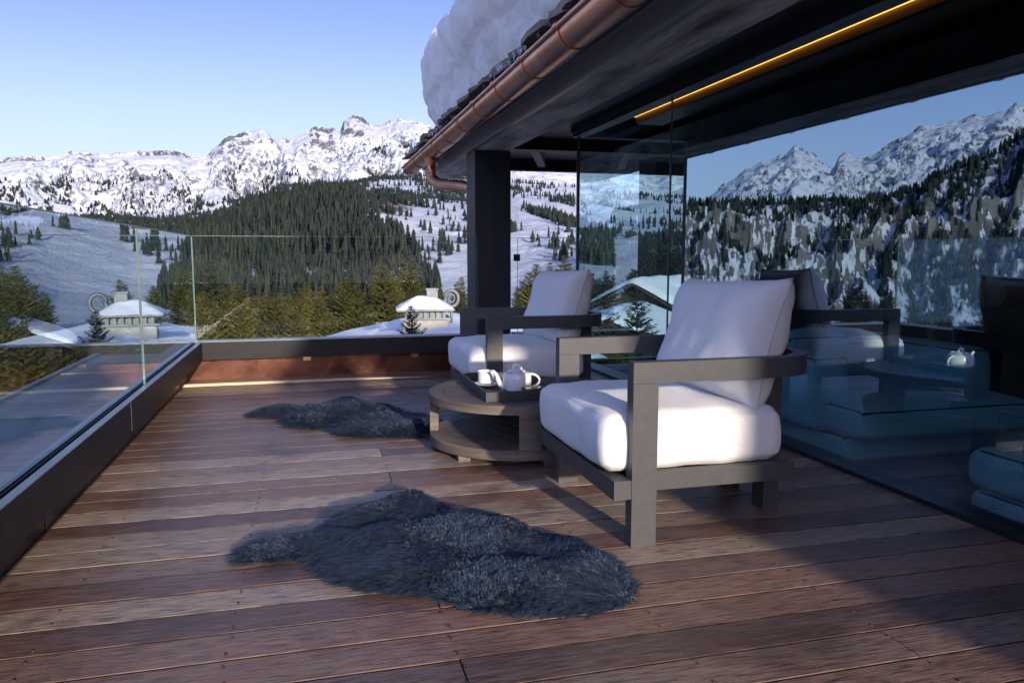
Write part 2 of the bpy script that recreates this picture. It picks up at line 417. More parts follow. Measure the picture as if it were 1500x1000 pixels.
for x, yy in scr:
    if yy < .6: continue
    lathe(bm, [(.0042, .0012), (.0040, .0028), (.0018, .0022)], (x, yy, 0), 8)
obj('deck_screw', bm, M['screw'], deck)['kind'] = 'stuff'
ds = bxo('deck_base', (XD0, XD1+.04, -1.1, YD1, -.2, -.03), M['dark_metal']); tag(ds, kind='structure')
# lifted strip coloured pale to carry the sunlit line at the deck end
bm = bmesh.new()
A = [bm.verts.new(p) for p in ((-.95, 6.20, .004), (.55, 6.22, .004), (.95, 6.23, .004), (.95, 6.23, .005), (.35, 6.22, .022), (-.95, 6.20, .026))]
B = [bm.verts.new((v.co.x, v.co.y+.02, v.co.z)) for v in A]
for i in range(6): bm.faces.new((A[i], A[(i+1) % 6], B[(i+1) % 6], B[i]))
bm.faces.new(A); bm.faces.new(B[::-1])
tag(obj('sunlit_edge_strip', bm, M['pale_edge']), 'thin strip across the far end of the deck, coloured pale to stand for sunlight', 'batten')

# ------------------------------------------------------------------ balustrades
KX, KY = -.82, 6.46; ZK0, ZK1 = .175, .315; GT = 1.15
def panel(name, dims, mat, parent, axis):
    """one glass pane: a single sheet for the body plus solid polished edges"""
    x0, x1, y0, y1, z0, z1 = dims
    bm = bmesh.new()
    if axis == 'x':
        xm = (x0+x1)/2; q = [(xm, y0, z0), (xm, y1, z0), (xm, y1, z1), (xm, y0, z1)]
    else:
        ym = (y0+y1)/2; q = [(x0, ym, z0), (x1, ym, z0), (x1, ym, z1), (x0, ym, z1)]
    bm.faces.new([bm.verts.new(p) for p in q])
    g = obj(name, bm, mat, parent)
    bm = bmesh.new(); e = .004
    box(bm, x0, x1, y0, y1, z1, z1+e)
    if axis == 'x':
        box(bm, x0, x1, y0, y0+.002, z0, z1); box(bm, x0, x1, y1-.002, y1, z0, z1)
    else:
        box(bm, x0, x0+.002, y0, y1, z0, z1); box(bm, x1-.002, x1, y0, y1, z0, z1)
    obj('polished_edge', bm, M['glass_edge'], g)
    return g
def kerb_parts(root, along, a0, a1, f, s):
    """f: inner face coordinate, s: outward sign, along 'x' or 'y'"""
    def bb(f0, f1, z0, z1):
        lo, hi = sorted((f+s*f0, f+s*f1))
        return (lo, hi, a0, a1, z0, z1) if along == 'y' else (a0, a1, lo, hi, z0, z1)
    bm = bmesh.new(); box(bm, *bb(0, .004, ZK0, ZK1)); box(bm, *bb(.004, .15, ZK0, ZK0+.004)); box(bm, *bb(.15, .18, ZK0-.05, ZK1))
    obj('base_channel', bm, M['kerb'], root, bevel=.0012)
    bm = bmesh.new(); box(bm, *bb(-.001, .030, ZK1+.0005, ZK1+.004)); box(bm, *bb(.060, .068, ZK1-.003, ZK1+.003)); box(bm, *bb(.072, .185, ZK1+.0005, ZK1+.004))
    obj('cap_rail', bm, M['kerb_top'], root, bevel=.001)
    bm = bmesh.new(); box(bm, *bb(.031, .040, ZK1-.06, ZK1-.004)); box(bm, *bb(.053, .059, ZK1-.06, ZK1-.004))
    obj('glazing_gasket', bm, M['dark_metal'], root)
left = empty('glass_balustrade', (0, 0, 0), 0, 'frameless glass balustrade along the left side of the deck, mirroring chalet and planks', 'balustrade')
kerb_parts(left, 'y', -2.0, KY-.002, KX, -1)
for a, b in ((-2.0, 1.36), (1.366, 4.47), (4.476, KY+.038)): panel('glass_pane', (KX-.052, KX-.041, a, b, ZK1-.05, GT), M['glass_rail_side'], left, 'x')
bm = bmesh.new(); box(bm, -.955, -.95, -2.0, YD1, -.03, .172)
for yy in (1.95, 3.05, 4.15, 5.3): box(bm, -.95, -.947, yy, yy+.014, -.02, .172)
obj('copper_flashing', bm, M['copper_flash'], left, bevel=.001)
for yy in (1.6, 3.9): bxo('joint_cover', (KX-.0015, KX+.0008, yy, yy+.004, ZK0, ZK1), M['kerb_top'], left)
bm = bmesh.new(); box(bm, -1.62, KX-.186, -1.3, 6.75, .10, .205); box(bm, -1.66, -1.621, -1.3, 6.77, .05, .222)
for yy in (1.2, 2.7, 4.2, 5.7): box(bm, -1.618, KX-.19, yy, yy+.012, .206, .214)
obj('outer_ledge', bm, M['zinc'], left, bevel=.002)
nx_, ny_ = 60, 90; Vl = []
for i in range(nx_+1):
    for j in range(ny_+1):
        u, v = i/nx_, j/ny_; xx = -11+9.3*u; yy = -1+14*v
        ed = (max(0, 1-abs(2*u-1)**10)*max(0, 1-abs(2*v-1)**14))**.5
        Vl.append((xx, yy, -1.75+.5*ed+.16*mnoise.fractal(Vector((xx*.45, yy*.45, 3)), 1, 2, 5)*ed-.10*(xx+1.7)*-.35))
i, j = np.meshgrid(np.arange(nx_), np.arange(ny_), indexing='ij'); a = i*(ny_+1)+j
lr = empty('lower_roof', (-6, 6, -1.9), 0, 'snow covered lower roof just below the left glass balustrade', 'roof')
o = bxo('roof_deck', (-5, 4.3, -7, 7, -.25, .1), M['chalet_wood'], lr)
o = raw('snow_cover', np.array(Vl)-np.array([-6, 6, -1.9]), np.stack([a, a+ny_+1, a+ny_+2, a+1], -1).reshape(-1, 4), M['snow'], lr, smooth=True)
far = empty('glass_balustrade', (0, 0, 0), 0, 'frameless glass balustrade across the far end of the deck, left of the black column', 'balustrade')
kerb_parts(far, 'x', KX-.18, 1.425, KY, 1)
for a, b in ((KX-.05, 1.42),): panel('glass_pane', (a, b, KY+.041, KY+.052, ZK1-.05, GT), M['glass_rail'], far, 'y')
bm = bmesh.new(); box(bm, -.955, 1.6, YD1, YD1+.004, -.03, .172)
for xx in (-.42, .22, .6, .86): box(bm, xx, xx+.012, YD1-.004, YD1, -.02, .172)
cf = obj('copper_flashing', bm, M['copper_flash'], far)
for xx in (-.02, .88): bxo('fixing_clip', (xx-.03, xx+.03, YD1-.006, YD1-.003, .13, .172), M['copper'], cf)
right = empty('glass_balustrade', (0, 0, 0), 0, 'short glass balustrade between the black column and the glazed room', 'balustrade')
kerb_parts(right, 'x', 1.76, 2.42, KY, 1)
panel('glass_pane', (1.78, 2.40, KY+.041, KY+.052, ZK1-.05, GT), M['glass_rail'], right, 'y')
bm = bmesh.new(); box(bm, 1.75, 1.80, KY+.028, KY+.065, .95, 1.01)
obj('glass_clamp', bm, M['dark_metal'], right, bevel=.004)

# ------------------------------------------------------------------ the building
GX = 2.44; GY = 6.78; ZH = 2.07; YB = -3.2; YE = 9.4
ch = empty('glazed_chalet', (3, 3, 0), 0, 'dark timber chalet with glazed living room, deep eaves and copper gutter', 'building')
def part(name, dims, mat, parent=ch, bevel=0.):
    o = bxo(name, dims, mat, parent, bevel); o.matrix_parent_inverse = Matrix.Translation((-3, -3, 0)) if parent is ch else Matrix(); return o
def fixp(o):
    o.matrix_parent_inverse = Matrix.Translation((-3, -3, 0)); return o
part('column', (1.43, 1.75, 6.62, 6.98, -.6, 1.9), M['column'], bevel=.006)
bm = bmesh.new(); box(bm, 1.432, 1.735, YB, 9.2, 1.904, 2.10)
fixp(obj('eaves_beam', bm, M['soffit'], ch, bevel=.004))
bm = bmesh.new(); box(bm, 1.395, 1.43, YB, 9.2, 1.90, 2.12); box(bm, 1.355, 1.393, YB, 9.25, 2.0, 2.13)
fixp(obj('fascia_board', bm, M['fascia'], ch, bevel=.003))
# ceiling of the porch: recess, inner beams
bm = bmesh.new(); box(bm, 1.74, 2.36, YB, 6.9, 2.16, 2.2); box(bm, 1.98, 2.12, YB, 6.9, 2.10, 2.158)
for yy in (0.2, 2.4, 4.6): box(bm, 1.74, 1.978, yy, yy+.012, 2.152, 2.159)
fixp(obj('porch_ceiling', bm, M['black_wood'], ch, bevel=.003))
# roof slab and overhang beyond the room
bm = bmesh.new()
prof = [(1.30, 2.115), (1.74, 2.21), (9.0, 2.62), (9.0, 2.85), (1.28, 2.15)]
A = [bm.verts.new((x, YB, z)) for x, z in prof]; B = [bm.verts.new((x, YE, z)) for x, z in prof]
for i in range(5): bm.faces.new((A[i], A[(i+1) % 5], B[(i+1) % 5], B[i]))
bm.faces.new(A); bm.faces.new(B[::-1])
roof = fixp(obj('roof', bm, M['black_wood'], ch))
bm = bmesh.new(); box(bm, 1.50, 9.0, YE-.12, YE-.004, 2.04, 2.16); box(bm, 1.76, 9.0, 7.6, 7.75, 2.06, 2.2); box(bm, 1.76, 9.0, 6.86, YE-.121, 2.172, 2.19); box(bm, 1.76, 9.0, YE-.116, YE-.008, 2.161, 2.6)
fixp(obj('gable_beam', bm, M['black_wood'], ch, bevel=.004))
for i in range(6):
    bm = bmesh.new(); x = 2.3+i*1.05
    ribbon(bm, [(x, 7.76), (x+.55, YE-.13)], .09, 2.08, 2.17)
    fixp(obj('rafter', bm, M['rafter'], ch))
# slates along the eaves
bm = bmesh.new(); yy = YB
while yy < YE-.1:
    w = random.uniform(.2, .42); out_ = random.uniform(0, .07); z = 2.12+random.uniform(0, .012); th = random.uniform(.02, .04)
    for layer in range(random.choice((1, 2, 2, 3))):
        x0 = 1.19-out_+layer*random.uniform(.02, .07); zz = z+layer*.038
        a = random.uniform(-.03, .03)
        poly = [(x0+random.uniform(-.02, .03), yy+.005+a), (x0+random.uniform(-.03, .03), yy+w*.5), (x0+random.uniform(-.02, .03), yy+w-.006+a), (1.7, yy+w), (1.7, yy+.005)]
        vA = [bm.verts.new((px_, py_, zz+(px_-1.2)*.17)) for px_, py_ in poly]; vB = [bm.verts.new((px_+random.uniform(-.01, .01), py_, zz+th+(px_-1.2)*.17)) for px_, py_ in poly]
        for i in range(5): bm.faces.new((vA[i], vA[(i+1) % 5], vB[(i+1) % 5], vB[i]))
        bm.faces.new(vA[::-1]); bm.faces.new(vB)
    yy += w
o = obj('slate', bm, M['slate'], roof); o['kind'] = 'stuff'
# gutter: half-round trough with rolled lip, brackets and outlet
GXC, GZC, GR = 1.228, 2.03, .084
bm = bmesh.new()
def trough(bm, r, y0, y1, a0=R(178), a1=R(362), n=20, thick=.004):
    rows = []
    for yy in (y0, y1):
        o_ = [bm.verts.new((GXC+r*math.cos(a0+(a1-a0)*i/n), yy, GZC+r*math.sin(a0+(a1-a0)*i/n))) for i in range(n+1)]
        i_ = [bm.verts.new((GXC+(r-thick)*math.cos(a0+(a1-a0)*i/n), yy, GZC+(r-thick)*math.sin(a0+(a1-a0)*i/n))) for i in range(n+1)]
        rows.append(o_+i_[::-1])
    m = len(rows[0])
    for i in range(m): bm.faces.new((rows[0][i], rows[0][(i+1) % m], rows[1][(i+1) % m], rows[1][i]))
    bm.faces.new(rows[0][::-1]); bm.faces.new(rows[1])
trough(bm, GR, YB, 9.38)
tube(bm, [(GXC-GR-.004, YB, GZC+.012), (GXC-GR-.004, 9.38, GZC+.012)], .014, 12)
A = [bm.verts.new((GXC+GR*math.cos(R(180+i*9)), 9.381, GZC+GR*math.sin(R(180+i*9)))) for i in range(21)]; bm.faces.new(A)
gut = fixp(obj('gutter', bm, M['copper'], ch, smooth=True))
for i in range(22):
    yy = 9.05-i*.62
    if yy < YB: break
    bm = bmesh.new(); trough(bm, GR+.006, yy, yy+.015, R(172), R(360), 20, .005)
    tube(bm, [(GXC-GR-.004, yy-.008, GZC+.014), (GXC-GR-.004, yy+.03, GZC+.014)], .02, 10)
    obj('gutter_bracket', bm, M['copper'], gut, smooth=True)
bm = bmesh.new()
oy = 7.72
pts = [(GXC, oy, GZC-GR+.02), (GXC, oy, GZC-.16), (GXC, oy-.005, GZC-.235)]
for i in range(1, 8):
    a = i/7*R(62); pts.append((GXC+.12*(1-math.cos(a)), oy-.30*(1-math.cos(a)), GZC-.235-.12*math.sin(a)))
pts.append((1.435, 7.28, GZC-.375)); pts.append((1.50, 6.99, GZC-.42))
tube(bm, pts, .052, 20)
lathe(bm, [(.072, 0), (.056, -.075)], (GXC, oy, GZC-GR+.012), 20)
obj('downpipe', bm, M['copper'], gut, smooth=True)
# glazing
part('sill_track', (GX-.06, GX+.08, YB, GY+.03, -.27, .022), M['dark_metal'], bevel=.004)
bm = bmesh.new(); box(bm, GX-.05, GX+.06, YB, GY+.03, ZH, ZH+.06); box(bm, GX-.07, GX-.052, YB, GY+.03, ZH+.03, ZH+.09); box(bm, GX-.055, GX+.065, YB, GY+.03, ZH+.062, 2.5)
fixp(obj('head_frame', bm, M['dark_metal'], ch, bevel=.003))
def pane(name, q, mat):
    bm = bmesh.new(); bm.faces.new([bm.verts.new(p) for p in q]); return fixp(obj(name, bm, mat, ch))
for a, b, x in ((YB, -.9, GX), (-.9, 2.0, GX), (2.0, 4.92, GX), (4.92, GY, GX)):
    g = pane('window_pane', [(x, a+.004, .022), (x, b-.004, .022), (x, b-.004, ZH), (x, a+.004, ZH)], M['glass_wall'])
    bm = bmesh.new(); box(bm, x-.006, x+.006, b-.0035, b+.0035, .022, ZH); obj('pane_joint', bm, M['glass_edge'], g)
pane('window_pane', [(GX, GY, .022), (3.5, GY, .022), (3.5, GY, ZH), (GX, GY, ZH)], M['glass_far'])
part('wall', (3.52, 9, GY-.03, GY+.04, .022, ZH), M['backwall'])
part('corner_post', (GX-.012, GX+.012, GY+.004, GY+.03, .022, ZH), M['dark_metal'])
part('sill_track', (GX+.082, 9, GY-.04, GY+.05, -.27, .022), M['dark_metal'])
part('head_frame', (GX+.066, 9, GY-.05, GY+.06, ZH, 2.5), M['black_wood'])
# room shell
part('floor', (GX+.082, 9, YB, GY-.042, -.26, -.2), M['floor_in'])
part('room_ceiling', (GX+.066, 9, YB, GY-.052, 2.26, 2.3), M['black_wood'])
part('wall', (9.0, 9.2, YB, GY+.1, -.1, 2.6), M['backwall'])
part('wall', (2.37, 9.0, YB-.25, YB, -.1, 2.6), M['backwall'])
bm = bmesh.new(); box(bm, 2.66, 2.90, YB, 6.02, 2.075, 2.15)
bk = fixp(obj('ceiling_bulkhead', bm, M['bulkhead'], ch, bevel=.003))
bm = bmesh.new(); box(bm, 2.64, 2.656, YB, 6.02, 2.13, 2.147)
obj('light_strip', bm, M['led'], bk)
part('added_shade_parapet', (-1.0, 2.36, -1.3, -1.11, -.3, .52), M['dark_metal'])  # unseen parapet added to shade the deck behind the camera and stop glare
part('outer_wall', (1.76, 9.0, 6.98, 7.02, -3, -.1), M['chalet_wood'])
bm = bmesh.new(); box(bm, -1.0, 9.0, YB, 6.66, -9, -.21)
fixp(obj('storey_below', bm, M['chalet_wood'], ch))

# snow on the roof
def roof_snow():
    ys = np.concatenate([np.linspace(-2.5, 7.2, 180), np.linspace(7.25, 8.35, 50)])
    nt_ = 60; V = []; 
    for yy in ys:
        e = max(0, (yy-7.2)/1.15); sh = math.sqrt(max(0, 1-e**2.6))
        lo = .035+.05*mnoise.noise(Vector((yy*1.7, 3, 0)))+.03*mnoise.noise(Vector((yy*5.2, 8, 0)))
        for i in range(nt_+1):
            t = i/nt_
            # profile: melted lower lip, bulging face, rolled brow, upper plain
            if t < .6:
                a = t/.6; x = 1.40-lo*1.2-.24*math.sin(min(1, a*1.25)*math.pi*.5)+.30*max(0, a-.72)**1.6*3.0; z = 2.19+lo+a*(.74+.14*max(0, min(1, (yy-4)/4)))
            else:
                a = (t-.6)/.4; x = 1.40-lo*1.2-.24+.30*.28**1.6*3.0+a*a*4.4+a*.35; z = 2.19+lo+(.74+.14*max(0, min(1, (yy-4)/4)))+.13*math.sin(min(1, a*2.5)*math.pi/2)+a*.55
            z = 2.19+(z-2.19)*(.25+.75*sh) if e > 0 else z
            x = x+(1-sh)*.25
            p = Vector((x, yy, z))
            d = .075*mnoise.fractal(p*1.6, 1, 2, 5)+.03*mnoise.fractal(Vector((p.x*3, p.y*6, p.z*2.2)), .8, 2, 4)
            if t < .25: d += .05*mnoise.ridged_multi_fractal(Vector((p.x*4, p.y*7, p.z*3)), 1, 2, 4, 1, 2)*(1-t/.25)-.04
            V.append((x-d*(.9 if t < .7 else .3), yy+(.06*mnoise.noise(p*2) if e > 0 else 0), z+d*.35))
    V = np.array(V); n = nt_+1; m = len(ys)
    i, j = np.meshgrid(np.arange(m-1), np.arange(n-1), indexing='ij')
    a = i*n+j; F = np.stack([a, a+1, a+n+1, a+n], -1).reshape(-1, 4)
    # close the underside and far end
    base = len(V); low = V.reshape(m, n, 3)[:, 0, :].copy(); back = low.copy(); back[:, 0] = 6.2; back[:, 2] = 2.45
    V = np.concatenate([V, back])
    k = np.arange(m-1); F = np.concatenate([F, np.stack([k*n, base+k, base+k+1, k*n+n], -1)[:, ::-1]])
    o = raw('roof_snow', V, F, M['roof_snow'], smooth=True)
    bm = bmesh.new(); bm.from_mesh(o.data); bmesh.ops.recalc_face_normals(bm, faces=bm.faces[:]); bm.to_mesh(o.data); bm.free()
    return o
RS = tag(roof_snow(), 'thick dirty overhanging bank of old snow lying on the slate roof above the copper gutter', 'snow bank')

bm = bmesh.new()
for k in range(70):
    yy = random.uniform(.5, 8.0); L = random.uniform(.02, .075); r0_ = random.uniform(.006, .013); xx = 1.165+random.uniform(-.02, .04)
    tube(bm, [(xx, yy, 2.145), (xx, yy, 2.12), (xx+.002, yy, 2.12-L*.5), (xx, yy, 2.12-L)], [r0_*1.5, r0_, r0_*.5, .001], 6)
m_, nt_i = new_mat('clear_ice'); out(nt_i, pbsdf(nt_i, (.85, .92, .95), .08, 0., None, .5, Transmission_Weight=.8)); M['ice'] = m_
ic = obj('icicle', bm, M['ice'], RS, smooth='all'); ic['kind'] = 'stuff'

# ------------------------------------------------------------------ chairs
def make_chair(name, label, seed=1):
    root = empty(name, (0, 0, 0), 0, label, 'armchair', 'outdoor armchairs on the deck')
    fr = M['frame']
    W = .84
    # local frame: x 0 (front) .. .77 (back); y 0 .. W
    def bx(n, d, bv=.003): return bxo(n, d, fr, root, bv)
    for y0 in (0, W-.052):
        bx('front_leg', (.02, .112, y0, y0+.052, 0, .569))
    bm = bmesh.new(); r = .2; pts = [(.02, .026), (.3, .026), (.575, .026)]
    for i in range(1, 13):
        a = R(-90+i*7.5); pts.append((.575+r*math.cos(a), .226+r*math.sin(a)))
    pts += [(.775, .42)]; pts += [(x, W-y) for x, y in pts[-2::-1]]
    ribbon(bm, pts, .05, .57, .642)
    obj('armrest', bm, fr, root, smooth=True, bevel=.003)
    for y0 in (.24, W-.32):
        bx('back_leg', (.69, .755, y0, y0+.08, 0, .569))
    bm = bmesh.new(); box(bm, -.045, .018, -.0, W, .172, .238)
    obj('front_rail', bm, fr, root, bevel=.003)
    for y0 in (.004, W-.044):
        bx('side_rail', (.113, .655, y0, y0+.04, .196, .258))
    bm = bmesh.new()
    for i in range(5): box(bm, .03+i*.14, .11+i*.14, .046, W-.046, .2, .225)
    obj('seat_slats', bm, M['dark_metal'], root)
    bm = pad(.70, W-.10, .205, .046, .032, 26, seed, .009)
    s = obj('seat_cushion', bm, M['cushion'], root, smooth='all', loc=(.285, W/2, .247))
    bm = bmesh.new()
    q = []
    for i in range(64):
        a = 2*math.pi*i/64; c_, s_ = math.cos(a), math.sin(a)
        k = (abs(c_)**8+abs(s_)**8)**(-1/8); q.append((c_*k*.338, s_*k*(W-.125)/2, .176))
    tube(bm, q+[q[0]], .0028, 6, False); obj('piping', bm, M['piping'], s, smooth='all')
    bm, ring = pillow(.65, .50, .27, seed)
    p = obj('back_cushion', bm, M['cushion'], root, smooth='all')
    p.location = (.575, W/2-.02, .668); p.rotation_euler = (R(-1.5), R(17), R(5))
    bm = bmesh.new(); tube(bm, ring+[ring[0]], .0042, 6, False); obj('piping', bm, M['piping'], p, smooth='all')
    return root
c1 = make_chair('lounge_chair', 'nearer charcoal framed lounge chair with white cushions, beside the large sheepskin', 2)
c1.location = (1.03, 2.355, 0)
c2 = copy_tree(c1); c2.location = (.985, 4.33, 0); c2.rotation_euler[2] = R(0)
c2['label'] = 'farther charcoal framed lounge chair with white cushions, between the round table and the black column'

# ------------------------------------------------------------------ table
TC = (1.06, 3.86); TR = .47
tb = empty('coffee_table', (*TC, 0), 0, 'round two tier weathered teak coffee table between the two lounge chairs', 'table')
def disc(name, r, z0, z1, inner):
    bm = bmesh.new()
    # rim ring
    n = 72; rows = []
    for rr, z in ((inner, z0), (r, z0), (r+.0, z0+.004), (r, z1-.004), (r-.004, z1), (inner, z1)):
        rows.append([bm.verts.new((rr*math.cos(2*math.pi*i/n), rr*math.sin(2*math.pi*i/n), z)) for i in range(n)])
    for a, b in zip(rows, rows[1:]+rows[:1]):
        for i in range(n): bm.faces.new((a[i], a[(i+1) % n], b[(i+1) % n], b[i]))
    o = obj(name, bm, [M['teak_side']], tb, smooth=True)
    # slats inside the rim, running diagonally
    bm = bmesh.new(); w = .085; x = -inner
    while x < inner:
        x1 = min(x+w-.006, inner-.002)
        def ch_(xx): return math.sqrt(max(0, (inner-.003)**2-xx*xx))
        m = 6; xs = [x+(x1-x)*i/m for i in range(m+1)]
        poly = [(xx, -ch_(xx)) for xx in xs]+[(xx, ch_(xx)) for xx in xs[::-1]]
        if max(ch_(x), ch_(x1)) > .06:
            prism(bm, [(xx*math.cos(.35)-yy*math.sin(.35), xx*math.sin(.35)+yy*math.cos(.35)) for xx, yy in poly], z0+.004, z1-.002)
        x += w
    obj('slat_panel', bm, M['teak'], o)
    return o
disc('table_top', TR, .255, .298, .395)
disc('lower_shelf', TR-.004, .035, .085, .385)
for a in (R(168), R(262), R(348), R(80)):
    bm = bmesh.new(); ri, ro = TR-.05, TR-.006
    da = .115 if abs(a-R(262)) < .1 else .06
    prism(bm, [(ro*math.cos(a-da+2*da*i/6), ro*math.sin(a-da+2*da*i/6)) for i in range(7)]+[(ri*math.cos(a+da-2*da*i/6), ri*math.sin(a+da-2*da*i/6)) for i in range(7)], .086, .2545)
    obj('leg', bm, M['teak_side'], tb, bevel=.002)
for a in (R(120), R(215), R(275), R(330), R(30)):
    bm = bmesh.new(); x, y_ = (TR-.05)*math.cos(a), (TR-.05)*math.sin(a); box(bm, x-.03, x+.03, y_-.03, y_+.03, 0, .0345)
    obj('foot', bm, M['teak_side'], tb, bevel=.002)

# tray and tea things
TZ = .2985
tr = empty('serving_tray', (1.0, 3.88, TZ), 0, 'dark rectangular serving tray on the round table, carrying the tea things', 'tray')
hx, hy = .185, .33
bxo('tray_base', (-hx, hx, -hy, hy, 0, .008), M['tray'], tr)
bm = bmesh.new()
for d in ((-hx, -hx+.012, -hy, hy), (hx-.012, hx, -hy, hy), (-hx+.012, hx-.012, -hy, -hy+.012), (-hx+.012, hx-.012, hy-.012, hy)): box(bm, *d, .0085, .045)
obj('tray_rim', bm, M['tray'], tr, bevel=.002)
zt = TZ+.0085
tp = empty('teapot', (1.035, 3.79, zt), R(0), 'white porcelain teapot with long spout standing on the tray', 'teapot')
bm = bmesh.new(); lathe(bm, [(.06, 0), (.072, .004), (.081, .02), (.084, .06), (.082, .085), (.074, .097), (.045, .104), (.0, .106)], n=48)
obj('pot_body', bm, M['porcelain'], tp, smooth=True)
bm = bmesh.new(); lathe(bm, [(.047, .1055), (.045, .110), (.03, .115), (0, .117)], n=40)
lid = obj('lid', bm, M['porcelain'], tp, smooth=True)
bm = bmesh.new(); tube(bm, [(.024*math.cos(a), 0, .114+.024*math.sin(a)) for a in [math.pi*i/14 for i in range(15)]], .0075, 10); obj('lid_loop', bm, M['porcelain'], lid, smooth=True)
bm = bmesh.new(); tube(bm, [(-.075, 0, .018), (-.097, 0, .034), (-.109, 0, .06), (-.118, 0, .084), (-.132, 0, .101), (-.143, 0, .105)], [.019, .017, .0135, .0105, .009, .008], 14); obj('spout', bm, M['porcelain'], tp, smooth=True)
bm = bmesh.new(); tube(bm, [(.078+.052*math.sin(a), 0, .052-.036*math.cos(a)) for a in [math.pi*i/18 for i in range(19)]], .0065, 10); obj('handle', bm, M['porcelain'], tp, smooth=True)
tp.rotation_euler[2] = R(-12); tp.scale = (.9, .9, .95)
cup = empty('teacup', (.905, 3.93, zt), 0, 'white porcelain cup on its saucer behind the teapot spout', 'cup')
bm = bmesh.new(); lathe(bm, [(.028, .010), (.05, .011), (.067, .016), (.07, .018), (.067, .0185), (.045, .014), (0, .013)], n=40); obj('saucer', bm, M['porcelain'], cup, smooth=True)
bm = bmesh.new(); lathe(bm, [(.03, .0195), (.044, .024), (.046, .06), (.047, .085), (.0445, .085), (.043, .05), (.03, .03), (0, .028)], n=40); obj('bowl', bm, M['porcelain'], cup, smooth=True)
bm = bmesh.new(); tube(bm, [(.044+.022*math.sin(a), 0, .055-.02*math.cos(a)) for a in [math.pi*i/12 for i in range(13)]], .004, 8); obj('handle', bm, M['porcelain'], cup, smooth=True)
cb = empty('sugar_box', (1.085, 3.64, zt), R(4), 'small black lacquer box in front of the teapot on the tray', 'box')
bxo('box_body', (-.055, .055, -.035, .035, 0, .026), M['black_lacquer'], cb, .002)
bxo('lid', (-.057, .057, -.037, .037, .0265, .036), M['black_lacquer'], cb, .002)
sp = bmesh.new()
tube(sp, [(-.07, -.005, .004), (-.02, 0, .005), (.03, .004, .004)], [.004, .003, .003], 8)
lathe(sp, [(.0, .002), (.012, .003), (.014, .007), (.012, .0065), (0, .004)], (-.08, -.006, 0), 16)
spo = obj('teaspoon', sp, M['screw'], None, smooth=True, loc=(.875, 3.80, zt)); spo.rotation_euler[2] = R(-30)
tag(spo, 'steel teaspoon lying on the tray left of the teapot', 'spoon')

# ------------------------------------------------------------------ sheepskins
def inside(poly, P):
    P = np.asarray(P); x, y_ = P[:, 0], P[:, 1]; c = np.zeros(len(P), bool); n = len(poly)
    for i in range(n):
        x0, y0 = poly[i]; x1, y1 = poly[i-1]
        cond = ((y0 > y_) != (y1 > y_)); xi = (x1-x0)*(y_-y0)/((y1-y0) if y1 != y0 else 1e-9)+x0
        c ^= cond & (x < xi)
    return c
def edge_dist(poly, P):
    d = np.full(len(P), 9.); g = np.zeros((len(P), 2)); Q = np.asarray(poly)
    for i in range(len(Q)):
        a, b = Q[i-1], Q[i]; ab = b-a; t = np.clip(((P-a)@ab)/(ab@ab+1e-12), 0, 1); pr = a+t[:, None]*ab
        dd = np.hypot(*(P-pr).T); m = dd < d; d[m] = dd[m]; g[m] = (pr-P)[m]/np.maximum(dd[m], 1e-6)[:, None]
    return d, g
def vnoise(P, s, o=0.):
    return np.array([mnoise.noise(Vector((x*s+o, y_*s-o, o))) for x, y_ in P])
